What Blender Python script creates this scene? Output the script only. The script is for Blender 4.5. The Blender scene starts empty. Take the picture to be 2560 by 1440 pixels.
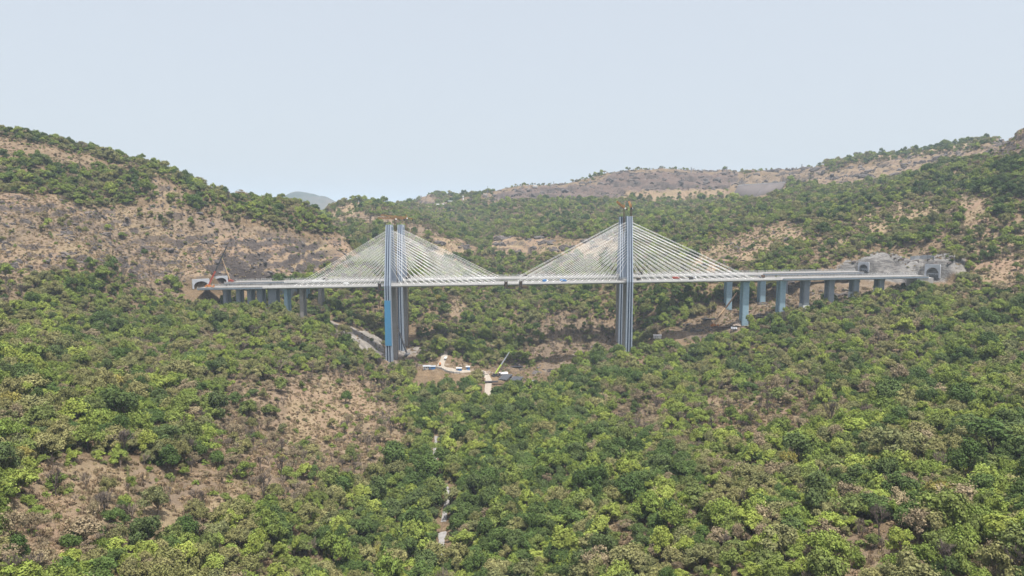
import bpy, bmesh, math, random
import numpy as np
from mathutils import Vector, Matrix
random.seed(7)
RNG = np.random.default_rng(11)
S = bpy.context.scene
COL = S.collection
# ------------------------------------------------------------------ camera
F = 1707.0                    # focal length in units of a 2560 px wide frame
PITCH = math.radians(5.85)
CAMZ = 200.0
cp, sp = math.cos(PITCH), math.sin(PITCH)
cam = bpy.data.cameras.new("camera"); cam.lens = 24.0; cam.sensor_width = 36.0
cam.clip_start = 1.0; cam.clip_end = 60000.0
co = bpy.data.objects.new("camera", cam); COL.objects.link(co)
co.location = (0, 0, CAMZ); co.rotation_euler = (math.pi/2 - PITCH, 0, 0)
S.camera = co

def P(x, y, Y):
    """photo pixel (2560 wide) at forward distance Y -> world point"""
    dx = (x-1280)/F; dy = (y-720)/F
    d = Y/(cp - dy*sp)
    return Vector((dx*d, Y, CAMZ + (-sp - dy*cp)*d))

def proj(X, Y, Z):
    z = Z - CAMZ
    dep = Y*cp - z*sp
    up = Y*sp + z*cp
    return 1280 + F*X/dep, 720 - F*up/dep

# ------------------------------------------------------------------ numpy noise
def _hash(ix, iy, seed):
    h = (ix.astype(np.int64)*374761393 + iy.astype(np.int64)*668265263 + seed*974634777) & 0xffffffff
    h = ((h ^ (h >> 13))*1274126177) & 0xffffffff
    h = h ^ (h >> 16)
    return (h & 0xffff)/65535.0*2*math.pi

def pnoise(x, y, seed=0):
    x = np.asarray(x, float); y = np.asarray(y, float)
    ix = np.floor(x); iy = np.floor(y); fx = x-ix; fy = y-iy
    u = fx*fx*fx*(fx*(fx*6-15)+10); v = fy*fy*fy*(fy*(fy*6-15)+10)
    def g(ox, oy):
        a = _hash(ix+ox, iy+oy, seed)
        return np.cos(a)*(fx-ox) + np.sin(a)*(fy-oy)
    return ((g(0, 0)*(1-u)+g(1, 0)*u)*(1-v) + (g(0, 1)*(1-u)+g(1, 1)*u)*v)*1.4

def fbm(x, y, octv=4, seed=0, gain=.5):
    r = 0; a = 1.; f = 1.; t = 0
    for o in range(octv):
        r = r + a*pnoise(np.asarray(x)*f, np.asarray(y)*f, seed+o*17); t += a; a *= gain; f *= 2.03
    return r/t

def sstep(a, b, x):
    t = np.clip((x-a)/(b-a), 0, 1); return t*t*(3-2*t)

# ------------------------------------------------------------------ terrain: surveyed spot heights (photo x, y, distance)
SPOTS = [
# stream bed and valley floor
(1100,1440,350),(1105,1340,395),(1110,1260,436),(1085,1130,540),(1150,1040,640),(1220,985,735),(1240,940,830),
(1100,915,850),(1100,880,900),(975,898,888),(1000,866,965),(1570,876,877),(1548,868,952),(1300,945,815),(1420,905,870),
(1450,880,930),(1230,890,920),
# middle valley behind the bridge
(1280,860,980),(1280,750,1150),(1280,660,1400),(1280,636,1500),(1280,602,1540),(1280,560,1850),(1280,510,2200),
(1210,650,1450),(1205,605,1680),(1170,570,1950),(1100,540,2300),(1060,522,2700),
(1450,800,1000),(1450,700,1180),(1450,648,1330),(1440,606,1400),(1450,560,1750),(1450,510,2150),
(1060,760,1060),(1060,700,1180),(1130,700,1230),(1100,636,1380),(1110,600,1440),(1080,570,1600),(1040,540,1800),
(960,620,1350),(960,560,1600),(900,640,1240),(960,700,1120),
# middle left ridge
(1000,512,2400),(890,506,1900),(820,524,1850),(890,540,1700),(830,580,1500),(830,635,1290),
# left hill
(0,660,720),(250,655,790),(300,690,820),(0,760,640),(0,1000,375),(0,1200,265),(0,1440,200),
(0,500,850),(0,420,940),(0,330,1060),(250,600,880),(250,500,980),(250,430,1050),(125,352,1080),(435,440,1115),(250,384,1100),
(500,690,915),(500,600,990),(500,530,1060),(485,461,1120),(380,419,1110),(620,505,1220),
(700,519,1280),(700,600,1060),(700,672,1010),(600,690,950),(800,585,1130),(800,545,1230),(860,615,1140),(850,665,1110),
(800,680,1080),
# left spur in front of the bridge
(250,1440,232),(500,1440,272),(800,1440,322),(250,1200,312),(500,1200,355),(800,1200,430),(1000,1150,510),(980,1300,420),
(250,1000,432),(500,1000,495),(700,1000,575),(830,1030,600),(930,1020,640),(1000,1000,700),(700,1100,520),(920,1120,530),
(250,850,640),(500,850,700),(700,850,740),(830,850,780),(900,912,800),(940,940,800),
(250,760,740),(450,752,860),(540,765,855),(640,779,850),(720,797,850),(800,822,855),(880,850,850),
(720,800,900),(850,782,970),(920,830,940),(940,865,900),(900,740,1050),(500,728,905),(560,768,900),(640,792,900),(600,745,950),
# right slope in front of the bridge
(1280,1440,330),(1600,1440,292),(2000,1440,246),(2300,1440,218),(2560,1440,200),
(1280,1250,420),(1600,1250,382),(2000,1250,330),(2300,1250,296),(2560,1250,272),
(1280,1080,580),(1600,1080,530),(2000,1080,452),(2300,1080,402),(2560,1080,372),
(1450,960,740),(1600,960,720),(1800,960,680),(2000,960,605),(2300,960,530),(2560,960,485),
(1600,905,820),(1700,884,835),(1860,856,815),(2000,808,805),(2120,788,800),(2250,770,795),(2400,750,790),(2560,722,760),
(2000,860,740),(2300,850,680),(2560,840,640),
# works under the bridge, right
(1750,800,905),(1660,842,890),(1850,775,935),(1800,820,880),(1920,800,850),(2000,745,915),(2100,722,915),(2200,722,895),(2290,715,880),(2300,694,890),
(2330,694,868),(2158,682,955),(2380,670,870),
# right hill
(2100,645,975),(2300,640,930),(2560,640,850),(2560,520,950),(2560,390,1090),(2560,320,1220),
(2300,450,1350),(2430,450,1230),(2100,520,1300),(2300,550,1080),(1900,600,1180),(1780,650,1080),(1700,690,1020),(1950,660,1030),
(2480,352,1700),(2400,390,1700),(2300,405,1850),(2150,418,2050),(2100,452,1900),(2000,465,1950),(1900,500,1700),(1700,560,1500),(1600,620,1300),(1600,700,1080),
(2200,480,1600),
# far ridge
(1540,436,2520),(1650,432,2520),(1750,433,2520),(1850,434,2500),(1900,433,2450),(2050,414,2330),(2250,383,2240),(2400,360,2150),(2470,350,2100),
(1540,492,2300),(1700,488,2300),(1850,492,2250),(1950,455,2330),(1500,462,2450),
(1250,503,2350),(1380,495,2380),(1250,480,2460),(1380,471,2480),(1190,490,2500),(1150,498,2700),(1090,487,2900),(1060,490,3000),(1050,510,2900),
]
EXTRA = []   # (X, Y, Z)
def _spots():
    pts = [tuple(P(*s)) for s in SPOTS]
    def behind(x, y, Y, k, dz):
        p = P(x, y, Y); pts.append((p.x*k, p.y*k, p.z+dz))
    for s in [(0,330,1060),(250,384,1100),(380,419,1110),(485,461,1120),(620,505,1220),(700,519,1280)]:
        behind(*s, 1.12, -25); behind(*s, 1.45, -110)
    for s in [(890,506,1900),(1000,512,2400),(820,524,1850)]:
        behind(*s, 1.12, -25); behind(*s, 1.5, -120)
    for s in [(1540,436,2520),(1750,433,2520),(1900,433,2450),(2050,414,2330),(2250,383,2240),(2470,350,2100),(1380,471,2480),(1250,480,2460),(1190,490,2500),(1090,487,2900),(1060,490,3000),(1150,498,2700)]:
        behind(*s, 1.2, -15); behind(*s, 1.6, -60)
    behind(2560,320,1220, 1.15, -10); behind(2560,320,1220, 1.45, -25)
    # nearer than the frame, and to both sides of it
    for X, Y, Z in [(-130,130,80),(0,130,22),(130,130,80),(0,220,12),(-60,220,35),(60,220,38),(-420,250,120),(-420,130,130),(420,250,125),(420,130,130)]:
        pts.append((X, Y, Z))
    for x, y, Y, dx, dz in [(0,500,850,-250,20),(0,325,1060,-350,25),(0,660,720,-220,30),(0,1000,375,-150,35),(2560,1080,372,150,35),(2560,705,760,220,30),(2560,520,950,300,50),(2560,390,1090,350,60),(2560,320,1220,400,50)]:
        p = P(x, y, Y); pts.append((p.x+dx, p.y, p.z+dz))
    return np.array(pts)
_sp = _spots()
def _uv(X, Y): return np.stack([X/Y*2.2, np.log(Y)*1.6], -1)
def _rbf(sp, lam=.0008):
    a = _uv(sp[:, 0], sp[:, 1]); n = len(a)
    r2 = ((a[:, None]-a[None])**2).sum(-1)
    K = .5*r2*np.log(r2+1e-12) + lam*np.eye(n)
    Pm = np.concatenate([np.ones((n, 1)), a], 1)
    A = np.zeros((n+3, n+3)); A[:n, :n] = K; A[:n, n:] = Pm; A[n:, :n] = Pm.T
    # heights are solved as angles seen from afar so that far and near relief weigh alike
    b = np.zeros(n+3); b[:n] = (sp[:, 2]-CAMZ)/sp[:, 1]
    return a, np.linalg.solve(A, b)
_ra, _rw = _rbf(_sp)
def base_height(X, Y):
    X = np.asarray(X, float); Y = np.asarray(Y, float); sh = X.shape
    q = _uv(X.ravel(), Y.ravel()); out = np.empty(len(q))
    for i in range(0, len(q), 40000):
        c = q[i:i+40000]
        r2 = ((c[:, None, :]-_ra[None])**2).sum(-1)
        out[i:i+40000] = (.5*r2*np.log(r2+1e-12))@_rw[:-3] + _rw[-3] + c@_rw[-2:]
    return (out.reshape(sh))*Y + CAMZ

# ------------------------------------------------------------------ land cover zones, surveyed from the photo
#        polygon (photo px), blur px, {tree density, dryness, tan grass, rock, pale cut}
Z = []
def zone(poly, blur, **kw): Z.append((np.array(poly, float), blur, kw))
zone([(1640,420),(2600,300),(2600,700),(1640,700)], 60, dens=.85)
zone([(0,350),(260,395),(420,430),(560,500),(700,520),(820,560),(700,580),(480,525),(380,500),(220,520),(0,480)], 18, dens=.9, dry=.25, rock=.1)
# left hill cliffs and dry grass
zone([(-300,480),(0,480),(130,500),(220,525),(380,505),(480,530),(640,565),(760,590),(868,612),(872,640),(800,672),(740,700),(560,705),(440,710),(330,700),(290,650),(250,660),(80,690),(0,690),(-300,700)], 12, dens=.04, dry=.85, tan=.66, rock=.8)
zone([(-200,520),(0,520),(200,540),(420,600),(330,640),(200,600),(0,590),(-200,590)], 14, dens=.30, dry=1., tan=.35, rock=.55)
zone([(330,520),(560,540),(760,600),(640,580),(480,590),(360,570)], 12, dens=.45, dry=1., tan=.35, rock=.5)
zone([(270,640),(340,620),(420,650),(470,700),(360,720),(290,690)], 10, dens=.5, dry=1., tan=.5)
zone([(-150,345),(0,346),(140,368),(250,400),(320,418),(300,430),(180,414),(60,402),(-150,400)], 8, dens=.12, dry=.7, tan=.45, rock=.35)
zone([(370,442),(430,458),(490,490),(420,510),(370,480)], 10, dens=.06, dry=.8, tan=.6, rock=.6)
# left slope below
zone([(0,690),(80,690),(100,740),(40,790),(-200,800),(-200,690)], 14, dens=.35, dry=.7, tan=.4)
zone([(310,700),(450,720),(440,745),(330,740)], 10, dens=.5, dry=.8)
zone([(0,880),(500,800),(820,800),(900,900),(640,960),(300,1000),(0,980)], 30, dens=.95, dry=.42)
zone([(560,960),(760,930),(960,930),(1020,1030),(1035,1130),(900,1190),(640,1260),(480,1190),(560,1060)], 22, dens=.46, dry=.92, tan=.5)
zone([(730,985),(800,955),(900,960),(940,1020),(930,1050),(860,1060),(840,1100),(740,1120),(705,1060)], 10, dens=.06, dry=1., tan=.95, rock=.15)
zone([(400,990),(560,1000),(520,1080),(420,1060)], 22, dens=.6, dry=.75, tan=.3)
zone([(100,1150),(330,1170),(560,1180),(650,1260),(420,1330),(200,1380),(20,1420),(20,1300)], 26, dens=.44, dry=.85, tan=.75)
zone([(330,1180),(480,1190),(560,1230),(440,1260),(340,1230)], 14, dens=.15, dry=.9, tan=.3)
zone([(960,1080),(1040,1100),(1020,1140),(960,1130)], 8, dens=.1, dry=1., tan=.6)
# valley
zone([(1030,960),(1250,1000),(1450,960),(1700,1050),(1660,1280),(1450,1440),(1400,1600),(760,1600),(800,1400),(950,1250),(1045,1150),(1010,1040)], 40, dens=1., dry=.08)
zone([(1340,810),(1420,780),(1540,800),(1535,860),(1440,880),(1360,920),(1330,880)], 12, dens=.7, dry=.95, tan=.3)
zone([(1290,760),(1360,770),(1350,860),(1290,860)], 12, dens=.9, dry=.6)
zone([(1115,745),(1150,745),(1160,810),(1120,800)], 8, dens=.3, dry=.9, tan=.5)
zone([(960,870),(1060,870),(1060,920),(960,920)], 8, dens=.25, dry=.7, tan=.2, pale=.4)
# works at the left pylon
zone([(820,800),(880,815),(950,845),(968,885),(960,900),(905,880),(870,835),(815,812)], 6, dens=.03, dry=.8, tan=.1, pale=.9, rock=.3)
zone([(985,868),(1050,862),(1090,880),(1040,884),(990,884)], 4, dens=.02, tan=0., pale=.75)
zone([(1055,905),(1110,900),(1210,918),(1200,945),(1100,930)], 5, dens=.03, tan=.15, pale=.3)
zone([(1200,925),(1260,908),(1390,915),(1385,968),(1230,978),(1200,960)], 6, dens=.02, tan=.0, pale=.15, rock=.6)
zone([(1350,905),(1420,875),(1520,858),(1560,870),(1540,885),(1430,905),(1370,930)], 6, dens=.03, dry=1., pale=.25, rock=.5)
# works on the right bank
zone([(1640,830),(1700,808),(1770,780),(1900,745),(1980,705),(2200,690),(2320,695),(2290,722),(2100,757),(1980,782),(1890,805),(1830,845),(1740,850),(1660,850)], 7, dens=.05, dry=.8, tan=.25, pale=.25, rock=.6)
zone([(2075,690),(2095,660),(2160,636),(2180,655),(2260,640),(2340,640),(2420,660),(2400,695),(2345,702),(2200,702)], 5, dens=.0, dry=.5, tan=0., pale=.75, rock=.75)
zone([(2150,625),(2330,610),(2360,640),(2330,650),(2180,655)], 8, dens=.25, dry=.6, tan=.5)
# right slope
zone([(1760,990),(1960,950),(2060,1000),(2010,1100),(1850,1120),(1700,1090)], 30, dens=.46, dry=.75, tan=.6)
zone([(1830,985),(1870,985),(1880,1030),(1840,1030)], 8, dens=.2, dry=.9, tan=.9)
zone([(1520,1290),(1600,1270),(1640,1340),(1600,1400),(1530,1380)], 14, dens=.4, dry=.6, tan=.8)
zone([(2080,1340),(2260,1330),(2330,1420),(2200,1480),(2060,1440)], 22, dens=.6, dry=.9, tan=.5)
zone([(1500,1010),(1640,1000),(1680,1080),(1560,1110)], 20, dens=.7, dry=.85, tan=.4)
zone([(2150,850),(2330,870),(2300,930),(2140,920)], 20, dens=.8, dry=.75, tan=.3)
zone([(2380,1080),(2560,1040),(2700,1040),(2700,1330),(2480,1320),(2370,1200)], 30, dens=1., dry=.02)
# right hill
zone([(1750,625),(1880,575),(1980,560),(2040,600),(1940,625),(1860,655),(1770,690),(1720,680)], 9, dens=.17, dry=.5, tan=.8, rock=.4)
zone([(1760,625),(1860,610),(1850,650),(1770,665)], 6, dens=.03, dry=.5, tan=.5, rock=.9)
zone([(2030,610),(2130,545),(2250,505),(2430,485),(2450,510),(2330,560),(2200,590),(2100,620)], 12, dens=.36, dry=.4, tan=.8, rock=.15)
zone([(2400,480),(2470,490),(2480,560),(2430,590),(2400,540)], 10, dens=.15, dry=.4, tan=.9)
zone([(2330,600),(2480,560),(2600,520),(2800,520),(2800,780),(2560,740),(2430,720),(2380,690),(2440,650)], 14, dens=.55, dry=.5, tan=.6, rock=.2)
zone([(2440,690),(2560,640),(2700,640),(2700,760),(2480,730)], 12, dens=.12, dry=.6, tan=.95)
zone([(2000,640),(2080,625),(2090,690),(1990,690)], 8, dens=.5, dry=.6, tan=.4)
zone([(2050,520),(2600,390),(2600,500),(2440,480),(2240,500),(2060,560)], 16, dens=1., dry=.05)
# cliffs of the far ridge
zone([(1195,470),(1380,455),(1500,440),(1530,415),(1850,410),(2000,392),(2060,400),(2060,425),(1850,436),(1600,440),(1250,485)], 5, dens=.22, dry=.5, tan=.2, rock=.3)
zone([(1195,500),(1250,476),(1360,466),(1480,456),(1535,431),(1600,428),(1720,428),(1850,431),(1840,470),(1760,486),(1600,492),(1490,502),(1380,500),(1260,505)], 4, dens=.03, dry=1., tan=.02, rock=1.)
zone([(1560,480),(1760,470),(1850,470),(1840,490),(1700,500),(1560,498)], 4, dens=.2, dry=.5, tan=.6, rock=.3)
zone([(1840,440),(1960,425),(2080,420),(2060,460),(1960,455),(1850,465)], 6, dens=.18, dry=.8, tan=.25, rock=.8)
zone([(2040,448),(2130,415),(2300,392),(2450,372),(2500,360),(2490,395),(2380,405),(2250,440),(2130,462),(2050,468)], 6, dens=.09, dry=.9, tan=.45, rock=.7)
zone([(2180,385),(2300,372),(2470,345),(2470,362),(2300,388),(2190,402)], 5, dens=.3, dry=.1, tan=.8)
zone([(2450,372),(2520,335),(2600,300),(2900,250),(2900,380),(2600,385),(2540,395),(2470,400)], 6, dens=.04, dry=.5, tan=.55, rock=.95)
zone([(1055,492),(1075,488),(1100,505),(1075,520),(1040,515)], 3, dens=.05, dry=.8, tan=.3, rock=.7)
zone([(1822,462),(1850,458),(1972,450),(1968,482),(1890,504),(1822,496)], 4, dens=.0, tan=.2)
# cliffs in the middle distance
zone([(1228,592),(1290,594),(1420,600),(1490,606),(1480,640),(1360,642),(1240,636)], 5, dens=.05, dry=.7, tan=.85, rock=.65)
zone([(1440,606),(1530,592),(1560,610),(1530,650),(1440,640)], 6, dens=.1, dry=.7, tan=.7, rock=.5)
zone([(1075,596),(1150,600),(1195,625),(1185,640),(1090,636)], 5, dens=.06, dry=.8, tan=.8, rock=.5)
zone([(830,540),(960,540),(1010,560),(1060,565),(1120,590),(1060,595),(960,560),(840,560)], 8, dens=.3, dry=1., tan=.15, rock=.1)
zone([(860,512),(900,505),(900,530),(820,545),(800,540)], 5, dens=.5, dry=.2, tan=.8)
zone([(800,585),(860,590),(880,640),(850,650),(800,620)], 8, dens=.06, dry=.6, tan=.9, rock=.5)

def _inside_dist(px, py, poly):
    """signed distance in px to a polygon (positive inside), only near its box"""
    n = len(poly); d2 = np.full(px.shape, 1e18); ins = np.zeros(px.shape, bool)
    for i in range(n):
        ax, ay = poly[i]; bx, by = poly[(i+1) % n]
        ex, ey = bx-ax, by-ay
        t = np.clip(((px-ax)*ex+(py-ay)*ey)/(ex*ex+ey*ey+1e-9), 0, 1)
        d2 = np.minimum(d2, (px-ax-t*ex)**2+(py-ay-t*ey)**2)
        c = (ay > py) != (by > py)
        xi = ax + (py-ay)/(ey if abs(ey) > 1e-9 else 1e-9)*ex
        ins ^= c & (px < xi)
    d = np.sqrt(d2); return np.where(ins, d, -d)

CH = ('dens', 'dry', 'tan', 'rock', 'pale')
def land_cover(X, Y, Zh):
    px, py = proj(X, Y, Zh)
    k = np.clip(900/Y, .35, 2.2)
    px = px + k*30*fbm(X/45, Y/45, 4, 5); py = py + k*15*fbm(X/45+50, Y/45, 4, 9)
    out = {'dens': np.full(X.shape, .92), 'dry': np.full(X.shape, .30), 'tan': np.full(X.shape, .12), 'rock': np.zeros(X.shape), 'pale': np.zeros(X.shape)}
    out['dry'] = np.clip(.30 + .45*fbm(X/90, Y/130, 3, 31), 0, 1)
    for poly, blur, kw in Z:
        lo = poly.min(0)-2*blur; hi = poly.max(0)+2*blur
        m = (px > lo[0]) & (px < hi[0]) & (py > lo[1]) & (py < hi[1])
        if not m.any(): continue
        w = sstep(-blur, blur, _inside_dist(px[m], py[m], poly))
        for c, v in kw.items():
            out[c][m] = out[c][m]*(1-w) + v*w
    return out

# ------------------------------------------------------------------ the ground sheet (fan of rows, finer towards the camera)
NU, NV = 1060, 1360
U0, U1 = -1.05, 1.05
Y0, Y1 = 120.0, 5200.0
gu = np.linspace(U0, U1, NU); gv = np.linspace(math.log(Y0), math.log(Y1), NV)
GY = np.exp(gv)[:, None]*np.ones((1, NU)); GX = gu[None, :]*GY
# coarse solve, then bicubic-free bilinear lift (the surface is smooth)
cu = np.linspace(U0, U1, 216); cv = np.linspace(math.log(Y0), math.log(Y1), 270)
cY = np.exp(cv)[:, None]*np.ones((1, 216)); cX = cu[None]*cY
cH = (base_height(cX, cY)-CAMZ)/cY
def _lift(c, nu, nv):
    iv = np.linspace(0, c.shape[0]-1.001, nv); iu = np.linspace(0, c.shape[1]-1.001, nu)
    v0 = iv.astype(int); u0 = iu.astype(int); fv = (iv-v0)[:, None]; fu = (iu-u0)[None]
    g = lambda a, b: c[np.ix_(np.minimum(v0+a, c.shape[0]-1), np.minimum(u0+b, c.shape[1]-1))]
    return g(0, 0)*(1-fv)*(1-fu)+g(1, 0)*fv*(1-fu)+g(0, 1)*(1-fv)*fu+g(1, 1)*fv*fu
GH = _lift(cH, NU, NV)*GY + CAMZ
LC = land_cover(GX, GY, GH)
# relief: gullies, knolls, then ledges where rock shows
far = np.clip(GY/900, .5, 2.2)
relief = 6.5*fbm(GX/140, GY/140, 4, 3)*far - 5*np.clip(.22-np.abs(fbm(GX/90+.3*fbm(GX/60, GY/60, 2, 13), GY/190, 3, 23)), 0, 1)/.22*np.clip(far, .5, 1) + 1.3*fbm(GX/32, GY/32, 3, 8)
work = sstep(.2, .6, LC['pale'])
relief *= (1-.75*work)
GH = GH + relief
rk = sstep(.3, .8, LC['rock'])
hw = GH + 13*fbm(GX/80, GY/80, 3, 41) + 4*fbm(GX/15, GY/15, 3, 43) + .05*GX
per = 13.0*np.clip(GY/1000, .8, 1.3)*np.where(GY > 1900, 1.9, 1.)
fr = hw/per - np.floor(hw/per)
led = (sstep(.46, .86, fr) - fr)*per
hw2 = GH + 6*fbm(GX/40, GY/40, 3, 141); per2 = per*.42; fr2 = hw2/per2-np.floor(hw2/per2)
led = led + .8*(sstep(.4, .85, fr2)-fr2)*per2*np.clip(.4+1.4*fbm(GX/30, GY/30, 3, 147), 0, 1)
amp = np.clip(.35+1.7*fbm(GX/50, GY/40, 3, 47), 0, 1.2)
GH = GH + rk*(led*amp*1.5 + 2.2*fbm(GX/10, GY/10, 4, 51)*far + 5*np.abs(fbm(GX/35, GY/20, 3, 57))*far)

# ------------------------------------------------------------------ where the twin bridges run
PHI = math.radians(2.1)
AX = Vector((math.cos(PHI), -math.sin(PHI), 0)); TR = Vector((math.sin(PHI), math.cos(PHI), 0))
HALF = 13.0; GAP = 76.0; DT = 3.2
_e0 = P(971, 719.5, 876.0)                      # near soffit edge at the left pylon
ORG = Vector((_e0.x, _e0.y, 0)) + TR*HALF       # centre line of the near bridge at the left pylon
ZB0 = _e0.z
def s_at(px, t, z):
    lo, hi = -900., 1400.
    for _ in range(50):
        m = (lo+hi)/2; q = ORG+AX*m+TR*t
        if proj(q.x, q.y, z)[0] < px: lo = m
        else: hi = m
    return lo
_s1 = s_at(2307, -HALF, 120); _q = ORG+AX*_s1-TR*HALF
GRADE = (P(2307, 698, _q.y).z-ZB0)/_s1
S_L = s_at(657, -HALF, 110); S_R = s_at(1956, -HALF, 118)
S_A = s_at(492, -HALF, 108); S_B = s_at(2322, -HALF, 122)
SP2 = s_at(1571, -3, 118)
PYL = [0.0, SP2]
# the ground is cut back below and in front of the decks
_s = (GX-ORG.x)*AX.x+(GY-ORG.y)*AX.y; _t = (GX-ORG.x)*TR.x+(GY-ORG.y)*TR.y
_soff = ZB0+GRADE*_s
for _t0, _sa, _sb in ((0., S_A, S_B), (GAP, s_at(552, GAP, 110), s_at(2166, GAP, 122))):
    _on = sstep(-6, 12, _s-_sa)*sstep(-6, 10, _sb-_s)*np.where(_t < _t0, sstep(_t0-(40 if _t0 else 26), _t0-(28 if _t0 else 17), _t), sstep(_t0+26, _t0+17, _t))
    _lim = _soff-2.2-np.clip(np.minimum(_s-_sa, _sb-_s)*.16, 0, 9)
    GH = np.where(_on > 0, GH*(1-_on)+np.minimum(GH, _lim)*_on, GH)
# level benches at the tunnel mouths, with rock rising behind each
for _px, _Y, _py, _ang, _w, _h in ((503, 905, 719.5, -48, 22, 11.8), (552, 962, 708.5, -52, 19.5, 10.5), (2330, 862, 692, -150, 19, 16.), (2158, 945, 677.5, -148, 15.5, 12.5)):
    _p = P(_px, _py, _Y); _fx, _fy = math.cos(math.radians(_ang)), math.sin(math.radians(_ang))
    _d = (GX-_p.x)*_fx+(GY-_p.y)*_fy; _l = np.abs(-(GX-_p.x)*_fy+(GY-_p.y)*_fx)
    _k = sstep(26, 14, np.hypot(GX-_p.x, GY-_p.y))*sstep(-1.5, .5, _d)
    GH = np.where(_k > 0, GH*(1-_k)+np.minimum(GH, _p.z-.6)*_k, GH)
    _b = sstep(1.2, 9, -_d)*sstep(75, 30, -_d)*sstep(_w*1.7, _w*.5, _l+6*fbm(GX/12, GY/12, 3, 93))
    _top = _p.z+_h*1.06+np.clip(-_d, 0, 70)*.35+1.5*fbm(GX/9, GY/9, 3, 91)
    GH = np.where(_b > 0, GH*(1-_b)+np.maximum(GH, _top)*_b, GH)

def ground(X, Y):
    X = np.asarray(X, float); Y = np.asarray(Y, float)
    iu = np.clip((X/Y-U0)/(U1-U0)*(NU-1), 0, NU-1.001); iv = np.clip((np.log(np.maximum(Y, 1))-gv[0])/(gv[-1]-gv[0])*(NV-1), 0, NV-1.001)
    u0 = iu.astype(int); v0 = iv.astype(int); fu = iu-u0; fv = iv-v0
    return GH[v0, u0]*(1-fu)*(1-fv)+GH[v0, u0+1]*fu*(1-fv)+GH[v0+1, u0]*(1-fu)*fv+GH[v0+1, u0+1]*fu*fv
def gz(X, Y): return float(ground(np.array([X]), np.array([Y]))[0])
def hit(x, y, ymin=140, ymax=5000):
    """where the sight line through a photo pixel meets the ground"""
    Ys = np.exp(np.linspace(math.log(ymin), math.log(ymax), 3000))
    dx = (x-1280)/F; dy = (y-720)/F; d = Ys/(cp-dy*sp)
    zz = CAMZ+(-sp-dy*cp)*d; g = ground(dx*d, Ys)
    i = np.argmax(g >= zz) if (g >= zz).any() else len(Ys)-1
    return Vector((dx*d[i], Ys[i], g[i]))
# ------------------------------------------------------------------ materials
class NT:
    def __init__(s, name):
        s.m = bpy.data.materials.new(name); s.m.use_nodes = True; s.t = s.m.node_tree
        s.b = s.t.nodes['Principled BSDF']; s.out = s.t.nodes['Material Output']
    def n(s, typ, **kw):
        nd = s.t.nodes.new(typ)
        for k, v in kw.items(): setattr(nd, k, v)
        return nd
    def l(s, a, b): s.t.links.new(a, b)
    def noise(s, scale, detail=4, rough=.6, vec=None, dist=0):
        nd = s.n('ShaderNodeTexNoise'); nd.inputs['Scale'].default_value = scale; nd.inputs['Detail'].default_value = detail
        nd.inputs['Roughness'].default_value = rough; nd.inputs['Distortion'].default_value = dist
        if vec is not None: s.l(vec, nd.inputs['Vector'])
        return nd.outputs['Fac']
    def pos(s, sx=1, sy=1, sz=1):
        g = s.n('ShaderNodeNewGeometry'); mp = s.n('ShaderNodeMapping'); mp.inputs['Scale'].default_value = (sx, sy, sz)
        s.l(g.outputs['Position'], mp.inputs['Vector']); return mp.outputs[0]
    def mr(s, v, a, b, c=0., d=1.):
        nd = s.n('ShaderNodeMapRange'); nd.clamp = True
        for i, x in zip((1, 2, 3, 4), (a, b, c, d)): nd.inputs[i].default_value = x
        s.l(v, nd.inputs[0]); return nd.outputs[0]
    def math(s, op, a, b=0.):
        nd = s.n('ShaderNodeMath'); nd.operation = op
        for i, x in enumerate((a, b)):
            if hasattr(x, 'links') or hasattr(x, 'is_linked'): s.l(x, nd.inputs[i])
            else: nd.inputs[i].default_value = x
        return nd.outputs[0]
    def mix(s, f, a, b):
        nd = s.n('ShaderNodeMix'); nd.data_type = 'RGBA'
        for i, x in ((0, f), (6, a), (7, b)):
            if hasattr(x, 'is_linked'): s.l(x, nd.inputs[i])
            else: nd.inputs[i].default_value = x if i == 0 else (*x, 1)
        return nd.outputs[2]
    def attr(s, name):
        nd = s.n('ShaderNodeAttribute'); nd.attribute_name = name; return nd

def plain(name, c, rough=.7, var=.12, scale=.35, metal=0., spec=.3):
    t = NT(name); v = t.noise(scale, 5, .65, t.pos())
    lo = tuple(x*(1-var*1.6) for x in c); hi = tuple(min(1, x*(1+var)) for x in c)
    t.l(t.mix(t.mr(v, .3, .7), lo, hi), t.b.inputs['Base Color'])
    t.b.inputs['Roughness'].default_value = rough; t.b.inputs['Metallic'].default_value = metal
    t.b.inputs['Specular IOR Level'].default_value = spec
    return t.m

def concrete(name, c, stain=(.2, .17, .14), amt=.5):
    t = NT(name); v = t.noise(.25, 5, .65, t.pos())
    base = t.mix(t.mr(v, .3, .7), tuple(x*.86 for x in c), tuple(x*1.06 for x in c))
    st = t.noise(1.0, 4, .6, t.pos(.5, .5, .035))
    base = t.mix(t.math('MULTIPLY', t.mr(st, .52, .75), amt), base, stain)
    lift = t.n('ShaderNodeTexWave'); lift.wave_type = 'BANDS'; lift.bands_direction = 'Z'; lift.inputs['Scale'].default_value = .075
    t.l(t.pos(), lift.inputs['Vector'])
    base = t.mix(t.mr(lift.outputs['Fac'], .985, 1., 0, .35), base, tuple(x*.55 for x in c))
    t.l(base, t.b.inputs['Base Color']); t.b.inputs['Roughness'].default_value = .8; t.b.inputs['Specular IOR Level'].default_value = .25
    return t.m

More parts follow.
